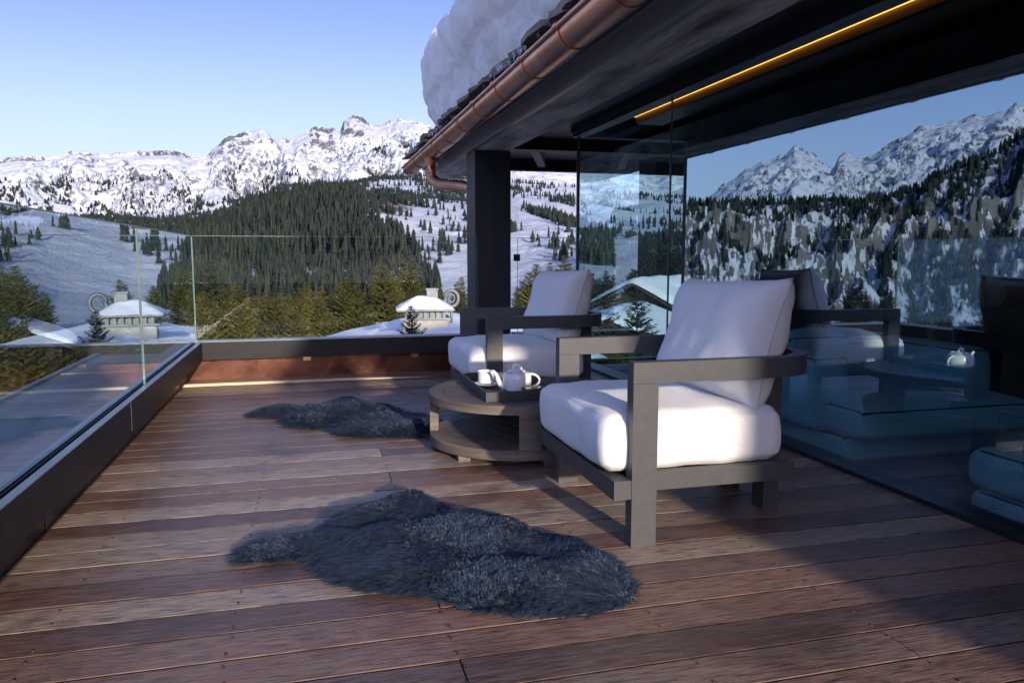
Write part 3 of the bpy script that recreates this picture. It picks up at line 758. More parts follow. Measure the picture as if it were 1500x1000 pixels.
def sheepskin(outline, label, nlock, seed, grp, blades=15):
    r = np.random.default_rng(seed)
    # smooth the outline
    Q = np.array(outline)
    for _ in range(2):
        Q = np.stack([Q*.75+np.roll(Q, -1, 0)*.25, Q*.25+np.roll(Q, -1, 0)*.75], 1).reshape(-1, 2)
    c = Q.mean(0); lo, hi = Q.min(0), Q.max(0)
    pts = []
    while len(pts) < nlock:
        P = lo+r.random((nlock, 2))*(hi-lo); P = P[inside(Q, P)]; pts += list(P)
    L = np.array(pts[:nlock]); d, g = edge_dist(Q, L)
    hb = .018+.06*(1-np.exp(-d/.042))                        # top of the pile under the lock roots
    hb = hb*(.86+.28*(vnoise(L, 4, seed)+.5)) + .022*np.clip(vnoise(L, 9, seed+4), -1, 1)*np.minimum(1, d/.05)
    fx = vnoise(L, 3.1, seed+9); fy = vnoise(L, 3.1, seed+20)
    lean = np.stack([-.35+2.1*fx, -.45+2.1*fy], 1)+g*np.exp(-d/.035)[:, None]*1.3
    n = nlock*blades
    li = np.repeat(np.arange(nlock), blades)
    off = r.normal(0, .0075, (n, 2)); root = L[li]+off*1.2
    zr = np.maximum(.002, hb[li]-.03+r.normal(0, .003, n))
    ln = (.040+.012*r.random(n))*(.8+.4*r.random(nlock)[li])
    dirh = lean[li]+r.normal(0, .26, (nlock, 2))[li]+r.normal(0, .07, (n, 2))
    hl = np.hypot(*dirh.T); dirh = dirh/np.maximum(hl, 1e-6)[:, None]*np.minimum(hl, 1.35)[:, None]
    up = .66-.34*np.minimum(hl, 1.4)
    V = np.zeros((n, 7, 3)); F = []
    side = r.normal(0, 1, (n, 2)); side /= np.hypot(*side.T)[:, None]
    wid = .0008+.0008*r.random(n)
    for k, (t, wf) in enumerate(((0, 1.), (.45, 1.), (.8, .75))):
        cpos = np.zeros((n, 3)); cl = 1-.75*t
        cpos[:, :2] = L[li]+off*1.2*cl+dirh*(ln*t*(.5+.6*t))[:, None]
        cpos[:, 2] = zr+ln*up*(t*1.25-.55*t*t)
        for s_ in (0, 1):
            V[:, k*2+s_, :] = cpos; V[:, k*2+s_, :2] += side*(wid*wf*(1 if s_ else -1))[:, None]
    V[:, 6, :2] = L[li]+off*.12+dirh*(ln*1.1)[:, None]; V[:, 6, 2] = zr+ln*up*.66
    V[:, :, 2] = np.maximum(V[:, :, 2], .0015)
    b = np.arange(n)*7
    F = np.concatenate([np.stack([b+q[0], b+q[1], b+q[2]], 1) for q in ((0, 1, 3), (0, 3, 2), (2, 3, 5), (2, 5, 4), (4, 5, 6))])
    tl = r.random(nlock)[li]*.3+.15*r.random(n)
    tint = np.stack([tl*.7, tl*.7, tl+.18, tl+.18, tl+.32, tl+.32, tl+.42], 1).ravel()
    VV = V.reshape(-1, 3); 
    # hide: a domed base under the pile
    bm = bmesh.new(); K = 10; ctr = []
    rows = []
    for k in range(K):
        f = k/K; ring = c+(Q-c)*(1-f*.995)
        dd, _ = edge_dist(Q, ring) if k else (np.zeros(len(Q)), 0)
        hz = .001+.046*(1-np.exp(-dd/.045))*(1 if k else 0); rows.append(np.column_stack([ring, hz]))
    m = len(Q); BV = np.concatenate(rows); base = len(VV)
    i, j = np.meshgrid(np.arange(K-1), np.arange(m), indexing='ij'); j2 = (j+1) % m
    q0, q1, q2, q3 = i*m+j, i*m+j2, (i+1)*m+j2, (i+1)*m+j
    BF = np.concatenate([np.stack([q0, q1, q2], -1).reshape(-1, 3), np.stack([q0, q2, q3], -1).reshape(-1, 3)])+base
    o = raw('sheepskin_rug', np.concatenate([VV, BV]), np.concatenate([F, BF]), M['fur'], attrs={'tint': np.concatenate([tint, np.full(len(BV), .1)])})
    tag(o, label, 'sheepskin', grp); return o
def trace(pts):
    return [onz(x, y_, z)[:2] for x, y_, z in pts]
r1 = [(354, 806, .03), (372, 790, .04), (400, 776, .05), (450, 768, .05), (500, 750, .05), (530, 734, .05), (560, 722, .05), (590, 716, .05), (625, 716, .05), (645, 724, .05), (665, 736, .05), (720, 740, .05), (765, 748, .05), (790, 768, .05), (850, 778, .05), (885, 798, .05), (912, 830, .05), (928, 856, .03), (915, 880, .015), (867, 893, .01), (800, 889, .01), (764, 888, .01), (702, 889, .01), (664, 882, .01), (646, 866, .01), (610, 858, .01), (561, 860, .01), (510, 850, .01), (487, 838, .01), (477, 818, .01), (440, 812, .01), (400, 818, .01), (366, 820, .01)]
sheepskin(trace(r1), 'large dark charcoal sheepskin rug lying on the deck in front of the nearer lounge chair', 11000, 3, 'sheepskin rugs', 20)
z5 = lambda X, Y_, z: (230+X*.3133, 460+Y_*.3133, z)
r2 = [z5(432, 462, .03), z5(470, 432, .045), z5(600, 412, .05), z5(700, 415, .05), z5(800, 392, .05), z5(870, 372, .05), z5(930, 365, .05), z5(985, 388, .05), z5(1020, 402, .05), z5(1110, 408, .05), z5(1165, 440, .05), z5(1250, 462, .05), z5(1330, 480, .04), z5(1380, 520, .02), z5(1330, 560, .01), z5(1250, 566, .01), z5(1100, 566, .01), z5(900, 566, .01), z5(835, 545, .01), z5(805, 522, .01), z5(710, 532, .01), z5(625, 516, .01), z5(595, 490, .01), z5(540, 474, .01), z5(460, 474, .01)]
sheepskin(trace(r2), 'smaller looking dark charcoal sheepskin rug farther off, left of the round table', 6500, 5, 'sheepskin rugs', 14)

# ------------------------------------------------------------------ room furniture behind the glass
ZF = -.2
so = empty('sofa', (2.79, 3.75, ZF), 0, 'low upholstered sofa with puffy seat just behind the glazing', 'sofa')
def upad(name, x0, x1, y0, y1, z0, z1, rad, parent, crown=.02, seed=1):
    bm = pad(x1-x0, y1-y0, z1-z0, rad, crown, 14, seed, .006)
    o = obj(name, bm, M['sofa'], parent, smooth='all', loc=((x0+x1)/2, (y0+y1)/2, z0))
    bm = bmesh.new(); hx_, hy_, hz_, q = (x1-x0)/2, (y1-y0)/2, z1-z0, rad*.30
    for sx in (-1, 1):
        tube(bm, [(sx*(hx_-q), -hy_+rad, hz_-q), (sx*(hx_-q), -hy_+q*1.3, hz_-q*1.3), (sx*(hx_-q), -hy_+q, hz_-rad), (sx*(hx_-q), -hy_+q, rad), (sx*(hx_-q), -hy_+rad, q)], .006, 6)
    tube(bm, [(-hx_+q, -hy_+q, hz_-q), (hx_-q, -hy_+q, hz_-q)], .006, 6)
    tube(bm, [(-hx_+q, -hy_+rad, hz_-q), (-hx_+q, hy_-rad, hz_-q)], .006, 6)
    obj('seam', bm, M['seam'], o, smooth='all'); return o
upad('base', .12, 1.5, -.12, 1.05, .03, .18, .03, so, 0, 4)
upad('seat_cushion', .08, 1.29, -.32, .85, .18, .37, .07, so, .075, 5)
upad('armrest', 0, .235, .0, 1.1, .182, .62, .05, so, .01, 6)
upad('armrest', 1.3, 1.53, .25, 1.1, .182, .60, .06, so, .01, 10)
upad('backrest', .24, 1.295, .86, 1.1, .182, .60, .07, so, .02, 7)
upad('back_cushion', .26, .76, .62, .85, .42, .68, .09, so, .03, 9)
for x in (.15, 1.42):
    for y_ in (-.05, .95): bxo('leg', (x, x+.05, y_, y_+.05, 0, .03), M['dark_metal'], so)
ot = empty('ottoman', (2.86, 2.02, ZF), 0, 'woven upholstered ottoman by the glass at the right edge of the picture', 'ottoman')
upad('base', 0.02, .9, 0.0, .70, .03, .155, .03, ot, 0, 11)
upad('seat_cushion', 0, .92, -.02, .72, .157, .35, .05, ot, .01, 12)
for x in (.08, .8):
    for y_ in (.08, .58): bxo('leg', (x, x+.05, y_, y_+.05, 0, .03), M['dark_metal'], ot)
cs = empty('console_table', (4.85, 4.75, ZF), 0, 'black console table inside the room carrying pale books', 'console')
bxo('top', (-.3, 2.2, 0, .45, .76, .80), M['black_lacquer'], cs, .003)
for x in (-.26, 2.1):
    for y_ in (.04, .36): bxo('leg', (x, x+.06, y_, y_+.06, 0, .76), M['black_lacquer'], cs)
bxo('shelf', (-.19, 2.09, .05, .4, .35, .38), M['black_lacquer'], cs)
wb = empty('book_stack', (4.95, 4.86, ZF+.801), 0, 'pale upright books on the black console table inside the room', 'books')
for i in range(4):
    h = .22-.02*(i % 2); bxo('book', (i*.045, i*.045+.042, 0, .17, 0, h), M['paper'], wb, .003)
bm = bmesh.new(); lathe(bm, [(.05, 0), (.09, .05), (.1, .12), (.06, .2), (.045, .24), (.04, .24), (.05, .2), (.08, .12), (0, .02)], n=28)
va = obj('vase', bm, M['paper'], None, smooth=True, loc=(5.32, 4.97, ZF+.801)); tag(va, 'small pale vase on the console table beside the books', 'vase')
fl = empty('floor_lamp', (5.16, 6.0, ZF), 0, 'slim floor lamp with wide dark shade standing inside the room', 'lamp')
bm = bmesh.new(); lathe(bm, [(.16, 0), (.16, .02), (.02, .03)], n=28); obj('lamp_base', bm, M['dark_metal'], fl, smooth=True)
bm = bmesh.new(); tube(bm, [(0, 0, .03), (0, 0, 1.25)], .012, 10); obj('pole', bm, M['dark_metal'], fl, smooth=True)
bm = bmesh.new(); lathe(bm, [(.33, 1.24), (.25, 1.42), (.245, 1.42), (.325, 1.24)], n=32); obj('lamp_shade', bm, M['black_lacquer'], fl, smooth=True)

# ------------------------------------------------------------------ terrain: one sheet in polar rows
class Perlin:
    def __init__(s, seed):
        g = np.random.default_rng(seed); s.p = np.concatenate([g.permutation(256)]*3).astype(np.int32)
        a = g.random(256)*2*np.pi; s.gx, s.gy = np.cos(a), np.sin(a)
    def __call__(s, x, y_):
        xi = np.floor(x).astype(np.int64); yi = np.floor(y_).astype(np.int64); xf = x-xi; yf = y_-yi
        u = xf**3*(xf*(xf*6-15)+10); v = yf**3*(yf*(yf*6-15)+10); xi &= 255; yi &= 255
        def gr(i, j, dx, dy):
            h = s.p[s.p[(xi+i) & 255]+((yi+j) & 255)]; return s.gx[h]*dx+s.gy[h]*dy
        a = gr(0, 0, xf, yf); b = gr(1, 0, xf-1, yf); c = gr(0, 1, xf, yf-1); d = gr(1, 1, xf-1, yf-1)
        return (a+(b-a)*u)*(1-v)+(c+(d-c)*u)*v
PN = Perlin(5)
def fbm(x, y_, f, o=5, gain=.5):
    t = 0; a = 1.; 
    for i in range(o): t = t+a*PN(x*f+i*17.3, y_*f-i*9.1); a *= gain; f *= 2.03
    return t
def ridged(x, y_, f, o=6, gain=.52):
    t = 0; a = 1.; w = 1.
    for i in range(o):
        n = 1-np.abs(PN(x*f+i*31.7, y_*f+i*5.9))*1.7; n = n*n*w; w = np.clip(n*1.6, 0, 1); t = t+a*n; a *= gain; f *= 2.07
    return t
def curve(direct, mirror):
    """surveyed (azimuth, slope) points -> interpolators over azimuth"""
    P = [azel(x, y_) for x, y_ in direct]+[(-azel(x, y_)[0], azel(x, y_)[1]) for x, y_ in mirror]
    P.sort(); a = np.array(P); return lambda az: np.interp(az, a[:, 0], a[:, 1])
ridge = curve([(-40, 234), (0, 232), (30, 229), (60, 230), (110, 221), (140, 222), (160, 224), (190, 221), (215, 222), (245, 221), (270, 225), (290, 229), (302, 227), (312, 215), (330, 204), (345, 197), (358, 193), (370, 192), (380, 185), (388, 187), (400, 196), (412, 203), (425, 206), (436, 199), (445, 194), (458, 187), (470, 186), (480, 191), (488, 186), (498, 190), (503, 174), (512, 168), (524, 168), (534, 176), (545, 182), (557, 184), (568, 179), (585, 174), (600, 175), (620, 182), (645, 190), (680, 200), (750, 232), (800, 240), (850, 246), (900, 240), (960, 250), (1050, 240), (1250, 230), (1500, 220)],
    [(900, 262), (981, 300), (1010, 304), (1030, 294), (1045, 282), (1060, 268), (1078, 256), (1090, 245), (1104, 240), (1116, 232), (1128, 233), (1145, 228), (1155, 219), (1164, 211), (1174, 218), (1190, 226), (1208, 238), (1220, 243), (1228, 226), (1238, 222), (1248, 229), (1262, 234), (1280, 226), (1296, 216), (1312, 206), (1335, 192), (1355, 183), (1380, 178), (1400, 176), (1425, 170), (1440, 168), (1460, 163), (1474, 160), (1487, 151), (1497, 158), (1540, 175), (1700, 190)])
foot = curve([(0, 318), (60, 322), (130, 326), (200, 328), (270, 326), (330, 318), (380, 300), (430, 285), (500, 272), (560, 262), (620, 258), (680, 262), (760, 268), (850, 276), (930, 285), (1000, 290), (1500, 290)],
    [(900, 306), (981, 306), (1100, 304), (1240, 303), (1300, 315), (1400, 280), (1500, 240), (1700, 240)])
crest = curve([(0, 350), (100, 346), (200, 342), (286, 344), (310, 332), (330, 323), (350, 313), (370, 305), (400, 295), (440, 288), (480, 284), (520, 286), (545, 290), (575, 298), (600, 303), (640, 308), (680, 318), (760, 310), (820, 322), (850, 334), (900, 352), (960, 352), (1000, 350), (1500, 340)],
    [(900, 318), (981, 305), (1010, 302), (1100, 302), (1180, 300), (1240, 302), (1290, 298), (1330, 284), (1370, 262), (1400, 248), (1430, 238), (1460, 222), (1500, 200), (1560, 180), (1700, 170)])
valley = curve([(0, 436), (200, 440), (290, 440), (400, 446), (500, 446), (580, 440), (640, 436), (680, 430), (760, 420), (850, 386), (905, 392), (930, 420), (1000, 420), (1500, 430)],
    [(900, 430), (981, 440), (1100, 452), (1250, 470), (1400, 480), (1500, 490), (1700, 490)])
AZ = np.concatenate([np.arange(-85, -50, .5), np.arange(-50, -26, .075), np.arange(-26, 12, .072), np.arange(12, 30, .1), np.arange(30, 85, .5), np.arange(85, 276, 1.)])
RR = np.concatenate([np.linspace(4, 60, 18), np.linspace(66, 520, 60), np.linspace(525, 846, 64), np.linspace(850, 1130, 130), np.linspace(1134, 1190, 8), np.linspace(1200, 2950, 70), np.linspace(2960, 5400, 190), np.linspace(5412, 5640, 22), np.linspace(5700, 8000, 8)])
def rstep(d): return np.interp(d, [1170, 2400], [0, 1])
def base_height(az, r):
    """az in degrees, r horizontal distance (same shape)"""
    az = np.where(az > 180, az-360, az)
    e5, e4, e3, e2 = ridge(az), foot(az), crest(az), valley(az)
    bk = np.clip((np.abs(az)-80)/25, 0, 1); bk = bk*bk*(3-2*bk)
    e5 = e5*(1-bk)+bk*(.125+.012*np.sin(az*.21)); e4 = e4*(1-bk)+bk*.11; e3 = e3*(1-bk)+bk*(.075+.012*np.sin(az*.13)); e2 = e2*(1-bk)+bk*.02
    h5, h4, h3, h2 = 1+5500*e5, 1+2950*e4, 1+1120*e3, 1+520*e2
    x, y_ = r*np.sin(np.radians(az)), r*np.cos(np.radians(az))
    z = np.full(r.shape, -7.6)
    near = -7.6+(r-60)/460*(h2+7.6)
    near = np.where(r < 60, -7.6, near)
    t = np.clip((r-520)/600, 0, 1); mid = h2+(h3-h2)*(t**.92)
    mirror_cliff = np.clip((-az-24)/3, 0, 1)
    tc = np.clip((r-850)/270, 0, 1); hb2 = 1+np.minimum(r, 850)*e2; mid = mid*(1-mirror_cliff)+mirror_cliff*(hb2+(h3-hb2)*tc)
    t = np.clip((r-1120)/1830, 0, 1); back = h3+(h4-h3)*t-18*np.sin(np.pi*np.clip(t*1.15, 0, 1))*(1-t)
    t = np.clip((r-2950)/2550, 0, 1); mt = h4+(h5-h4)*(.62*t+.38*t**2.6)
    beyond = h5-(r-5500)*.55
    z = np.where(r < 520, near, np.where(r < 1120, mid, np.where(r < 2950, back, np.where(r < 5500, mt, beyond))))
    # relief
    warp = fbm(x, y_, 1/900., 3)*220
    rd = ridged(x+warp, y_-warp*.6, 1/760., 7)-.95
    tm = np.clip((r-2950)/2550, 0, 1)
    wgt = np.sin(np.pi*np.clip(tm, 0, 1))**.8
    crag = np.clip((az+9)/3, 0, 1)*np.clip((14-az)/3, 0, 1)+np.clip((-az-27)/2, 0, 1)
    amp = 120+40*np.clip(crag, 0, 1)
    z = z+np.where((r > 2950) & (r < 5700), rd*amp*wgt+(ridged(x, y_, 1/170., 4)-.9)*(8+12*crag)*np.clip(tm*3, 0, 1)*np.clip((5600-r)/100+.35, 0, 1), 0)
    spur = ridged(az/5.5+fbm(x, y_, 1/1500., 3)*.5, r/6500., 1., 5)-.95
    z = z+np.where((r > 2950) & (r < 5700), spur*(40+20*crag)*wgt, 0)
    z = add_spurs(z, x, y_, r)
    lim = 1+r*(e5-.0012-.018*(1-tm)-.006*np.clip(1.25-ridged(x, y_, 1/230., 5), 0, 1)*np.clip((5480-r)/160, 0, 1)); over = z-lim; z = np.where((r > 2950) & (r < 5490) & (over > -60), lim-60*np.exp(-np.clip((over+60)/60, 0, 20)), z)
    tq = np.clip((r-520)/600, 0, 1); wq = np.sin(np.pi*tq)*.9+.1
    z = z+np.where((r > 520) & (r < 1120), fbm(x, y_, 1/210., 5)*16*wq*(1-.9*mirror_cliff), 0)
    # gullies on the cliff band seen in the mirror of the glass
    gul = (ridged(az*1.0+(r-820)/600*6+fbm(x, y_, 1/260., 4)*2.2, r/300., .42, 6)-.9)
    tcl = np.clip((r-850)/270, 0, 1); z = z+np.where((r > 850) & (r < 1120), (gul*15+(ridged(x, y_, 1/120., 6, .58)-.9)*24+(ridged(x+40, y_-70, 1/34., 4, .6)-.9)*7)*mirror_cliff*np.sin(np.pi*tcl)**.5, 0)
    tb_ = np.clip((r-1120)/1830, 0, 1)
    z = z+np.where((r >= 1120) & (r <= 2950), fbm(x, y_, 1/420., 6)*34*np.sin(np.pi*tb_), 0)
    z = z+np.where((r > 60) & (r < 520), fbm(x, y_, 1/70., 4)*3*np.sin(np.pi*np.clip((r-60)/460, 0, 1)), 0)
    z = z+np.where(r <= 60, fbm(x, y_, 1/14., 3)*.5, 0)
    return z
SPURS = []
def spur_line(pts, mirror=False):
    L = []
    for px, py, r in pts:
        az, el = azel(px, py); az = -az if mirror else az
        L.append((r*math.sin(R(az)), r*math.cos(R(az)), 1+r*el-12))
    SPURS.append(np.array(L))
for p in (((292, 228, 5470), (318, 258, 4600), (352, 316, 3250)), ((385, 187, 5470), (408, 222, 4750), (468, 262, 3700), (512, 278, 3080)), ((347, 198, 5470), (334, 242, 4500), (330, 292, 3500)),
          ((520, 169, 5470), (508, 205, 4900), (495, 248, 4200)), ((458, 188, 5470), (446, 222, 4700), (430, 266, 3800)), ((160, 224, 5470), (178, 262, 4400), (205, 322, 3150)),
          ((60, 231, 5470), (45, 268, 4300), (25, 318, 3150)), ((236, 222, 5470), (246, 262, 4400), (276, 322, 3150)), ((110, 222, 5470), (112, 258, 4500), (125, 322, 3150)), ((588, 175, 5470), (578, 208, 4700), (548, 252, 3700)), ((640, 187, 5470), (635, 215, 4700), (610, 250, 3700)), ((545, 183, 5470), (540, 215, 4800), (520, 262, 3600)), ((420, 204, 5470), (400, 245, 4500), (385, 292, 3500))):
    spur_line(p)
for p in (((1164, 212, 5470), (1182, 246, 4600), (1222, 294, 3500)), ((1164, 212, 5470), (1120, 258, 4600), (1078, 294, 3600)), ((1229, 225, 5470), (1245, 255, 4700), (1262, 292, 3700)), ((1405, 175, 5470), (1352, 232, 4500), (1292, 290, 3500)), ((1340, 190, 5470), (1322, 232, 4600), (1262, 288, 3600)), ((1488, 152, 5470), (1452, 205, 4600), (1405, 245, 3700)), ((1060, 268, 5470), (1040, 290, 4500))):
    spur_line(p, True)
def add_spurs(z, x, y_, r):
    m = (r > 2900) & (r < 5495); X_, Y_, Z_ = x[m], y_[m], z[m]
    wob = fbm(X_, Y_, 1/420., 4)*120; X_ = X_+wob; Y_ = Y_-wob*.7
    rough = (ridged(X_, Y_, 1/330., 7, .58)-.95)*85
    for L in SPURS:
        best = np.full(X_.shape, -1e4)
        for a, b in zip(L, L[1:]):
            ab = b-a; l2 = ab[0]**2+ab[1]**2
            t = np.clip(((X_-a[0])*ab[0]+(Y_-a[1])*ab[1])/l2, 0, 1)
            d = np.hypot(X_-a[0]-t*ab[0], Y_-a[1]-t*ab[1])
            best = np.maximum(best, a[2]+t*ab[2]-d*.85+.0005*np.minimum(d, 700)**2)
        c = best+rough; k = 6.
        Z_ = np.maximum(Z_, c)+k*np.exp(-np.abs(Z_-c)/k)*.35
    z = z.copy(); z[m] = Z_; return z
A2, R2 = np.meshgrid(AZ, RR, indexing='ij')
Z2 = base_height(A2, R2)
X2 = R2*np.sin(np.radians(A2)); Y2 = R2*np.cos(np.radians(A2))
# slope and masks
dzr = np.gradient(Z2, axis=1)/np.maximum(np.gradient(R2, axis=1), 1e-3)
dza = np.gradient(Z2, axis=0)/np.maximum(np.gradient(np.radians(A2), axis=0)*R2, 1e-3)
slope = np.hypot(dzr, dza)
PXX, PYY = to_px(X2, Y2, Z2)
def zone(cx_, cy_, rx, ry, p=2.):
    return np.clip(1.25-(((PXX-cx_)/rx)**2+((PYY-cy_)/ry)**2), 0, 1)
front = np.abs(A2) < 55; behind = np.clip((np.abs(np.where(A2 > 180, A2-360, A2))-75)/15, 0, 1)
rock = np.clip((slope-.74)*.9, 0, .52)
peak = np.zeros_like(rock)
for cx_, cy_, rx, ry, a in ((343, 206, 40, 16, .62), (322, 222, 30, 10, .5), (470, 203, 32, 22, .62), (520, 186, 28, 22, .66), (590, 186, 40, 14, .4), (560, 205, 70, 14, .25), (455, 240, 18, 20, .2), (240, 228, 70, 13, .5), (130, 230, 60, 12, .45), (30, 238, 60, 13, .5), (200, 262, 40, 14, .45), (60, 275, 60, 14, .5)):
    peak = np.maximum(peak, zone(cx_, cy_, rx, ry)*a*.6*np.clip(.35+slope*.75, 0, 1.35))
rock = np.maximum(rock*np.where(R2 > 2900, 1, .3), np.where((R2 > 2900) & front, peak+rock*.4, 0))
tan = np.zeros_like(rock)
qz = zone(572, 302, 46, 16)*np.where((R2 > 520) & (R2 < 1500), 1, 0); rock = np.maximum(rock, qz*.62); tan = np.maximum(tan, qz*.7)
qz = np.maximum(zone(812, 352, 28, 24), zone(575, 345, 22, 14)*.5)*np.where((R2 > 520) & (R2 < 1500), 1, 0); rock = np.maximum(rock, qz*.4); tan = np.maximum(tan, qz*.8)
qz = zone(640, 335, 30, 45)*np.where((R2 > 520) & (R2 < 1500), 1, 0); rock = np.maximum(rock, qz*.3)
mc = np.clip((-A2-23)/3, 0, 1)*np.where((R2 > 520) & (R2 < 1200), 1, 0)
gq = fbm(A2*1.0+(R2-820)/600*6+fbm(X2, Y2, 1/200., 4)*2.4, R2/75., 2.2, 7, .72)
rock = np.maximum(rock, mc*np.clip(.33+(slope-.75)*.20+gq*.62, 0, .9)); tan = np.maximum(tan, mc*np.clip(.16+fbm(X2, Y2, 1/120., 4)*1.3, 0, .8))
mm = np.clip((-A2-26)/2, 0, 1)*np.where((R2 > 2900), 1, 0); rock = np.maximum(rock, mm*np.clip((slope-.7)*.6+.10, 0, .5))
rock = np.maximum(rock, behind*np.where(R2 > 60, 2., 0)*(R2 < 3500))  # unseen slopes behind the camera made all rock to dim the glass reflection
na, nr = A2.shape
V = np.stack([X2, Y2, Z2], -1).reshape(-1, 3)
i, j = np.meshgrid(np.arange(na-1), np.arange(nr-1), indexing='ij'); a = i*nr+j
F = np.stack([a, a+nr, a+nr+1, a+1], -1).reshape(-1, 4)
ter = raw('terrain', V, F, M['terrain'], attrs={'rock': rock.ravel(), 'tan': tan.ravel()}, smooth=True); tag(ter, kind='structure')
def height(az, r):
    ia = np.clip(np.searchsorted(AZ, az)-1, 0, na-2); ir = np.clip(np.searchsorted(RR, r)-1, 0, nr-2)
    fa = (az-AZ[ia])/(AZ[ia+1]-AZ[ia]); fr = (r-RR[ir])/(RR[ir+1]-RR[ir])
    return (Z2[ia, ir]*(1-fa)+Z2[ia+1, ir]*fa)*(1-fr)+(Z2[ia, ir+1]*(1-fa)+Z2[ia+1, ir+1]*fa)*fr

# ------------------------------------------------------------------ far forests (masses nobody could count)
def cone_tree(tiers, n, seed):
    r = np.random.default_rng(seed); V = []; F = []
    for k in range(tiers):
        t = k/tiers; z0 = .10+.90*t; z1 = min(1., z0+.90/tiers*1.9); rad = .19*(1-t)**.85*(1+.15*r.normal())+.012
        b = len(V); V.append((r.normal()*.006, r.normal()*.006, z1))
        for q in range(2*n):
            a = math.pi*q/n+r.random()*.3+k; rr = rad*(1. if q % 2 else .5)*(.8+.4*r.random()); V.append((rr*math.cos(a), rr*math.sin(a), z0-.03*r.random()*(q % 2)))
        for q in range(2*n): F.append((b, b+1+q, b+1+(q+1) % (2*n)))
    return np.array(V), np.array(F)
def forest(name, P, H, tiers, n, label, seed=1, wid=1.):
    r = np.random.default_rng(seed); K = 6; Vs, Fs, Ts = [], [], []; b = 0; which = r.integers(0, K, len(P))
    for k in range(K):
        tv, tf = cone_tree(tiers, n, seed*10+k); idx = np.where(which == k)[0]
        if not len(idx): continue
        a = r.random(len(idx))*2*np.pi; s = H[idx]; w = s*(.6+.75*r.random(len(idx)))*wid
        x = (tv[None, :, 0]*np.cos(a)[:, None]-tv[None, :, 1]*np.sin(a)[:, None])*w[:, None]+P[idx, 0][:, None]
        y_ = (tv[None, :, 0]*np.sin(a)[:, None]+tv[None, :, 1]*np.cos(a)[:, None])*w[:, None]+P[idx, 1][:, None]
        z = tv[None, :, 2]*s[:, None]+P[idx, 2][:, None]-.4
        Vs.append(np.stack([x, y_, z], -1).reshape(-1, 3)); m = len(tv)
        Fs.append((tf[None]+(np.arange(len(idx))*m)[:, None, None]).reshape(-1, 3)+b); b += len(idx)*m
        t0 = r.random(len(idx)); Ts.append((t0[:, None]*.8+r.random((len(idx), m))*.2).ravel())
    o = raw(name, np.concatenate(Vs), np.concatenate(Fs), M['forest'], attrs={'tint': np.concatenate(Ts)})
    tag(o, label, 'forest', kind='stuff'); return o
def scatter(nn, az0, az1, r0, r1, dens, seed):
    g = np.random.default_rng(seed); az = az0+(az1-az0)*g.random(nn); r = np.sqrt(r0*r0+(r1*r1-r0*r0)*g.random(nn))
    z = height(az, r); x, y_ = r*np.sin(np.radians(az)), r*np.cos(np.radians(az))
    px, py = to_px(x, y_, z); k = g.random(nn) < dens(px, py, az, r, x, y_)
    return np.stack([x, y_, z], -1)[k], r[k]
hillpoly = [(120, 352), (286, 342), (310, 330), (330, 321), (350, 311), (370, 303), (400, 293), (440, 286), (480, 282), (515, 284), (528, 300), (548, 325), (575, 345), (605, 372), (632, 395), (655, 425), (662, 480), (200, 490), (60, 480), (-120, 430), (-120, 352)]
def d_hill(px, py, az, r, x, y_):
    ins = inside(hillpoly, np.stack([px, py], 1)); n = fbm(x, y_, 1/70., 3)
    left_ = np.where(px < 285, .9, 1.)
    clear = ((np.abs(px-372) < 5) & (py > 395) & (py < 430)) | ((np.abs(px-345) < 10) & (np.abs(py-338) < 5))
    return np.where(ins & ~clear, np.clip(.85+n*1.5, 0, 1)*left_, 0)
P, r_ = scatter(10000, -22, 9.5, 640, 1150, d_hill, 21)
forest('hillside_forest', P, np.random.default_rng(2).uniform(9, 25, len(P)), 8, 6, 'dense dark conifer forest covering the rounded hill beyond the far balustrade', 2, .85)
P, r_ = scatter(4600, -22, 9.5, 300, 640, d_hill, 22)
forest('lower_forest', P, np.random.default_rng(8).uniform(9, 17, len(P)), 13, 8, 'dark conifers standing close together along the foot of the forested hill', 8, .8)
def d_right(px, py, az, r, x, y_):
    n = fbm(x, y_, 1/60., 3)
    a = ((px > 540) & (px < 690) & (py > 262) & (py < 430))*np.clip(n*1.1-.02, 0, .5)
    a = np.maximum(a, ((px > 520) & (px < 640) & (py < 300))*np.clip(n*1.2+.15, 0, .7))
    b = ((px > 745) & (px < 850))*np.where(py < 338, np.clip(.62+n*1.3, 0, 1)*(py < 300+(px-745)*.42), np.clip(n*1.1-.1, 0, .4))
    c = ((px > 850) & (px < 1100))*np.clip(.45+n*2., 0, 1)
    return a+b+c
P, r_ = scatter(7000, 3.5, 30, 500, 1250, d_right, 31)
forest('slope_trees', P, np.random.default_rng(3).uniform(8, 16, len(P)), 5, 6, 'scattered conifers on the snow slopes either side of the black column', 3)
def d_back(px, py, az, r, x, y_):
    n = fbm(x, y_, 1/160., 4)
    low = ((px > 60) & (px < 420) & (py > 303) & (py < 345))*np.clip((py-300)/18.+n*1.3, 0, 1)*np.where(px > 130, 1., .55)
    mid = ((px > 330) & (px < 700) & (py > 236) & (py < 330))*np.clip(.35+n*1.5, 0, .9)
    right_ = ((px > 700) & (px < 1100))*np.clip(n*1.3, 0, .5)
    return low*.9+mid+right_
P, r_ = scatter(26000, -20, 30, 1150, 3100, d_back, 41)
forest('valley_woods', P, np.random.default_rng(4).uniform(11, 20, len(P)), 4, 5, 'band of dark conifers along the foot of the snowy mountains', 4)
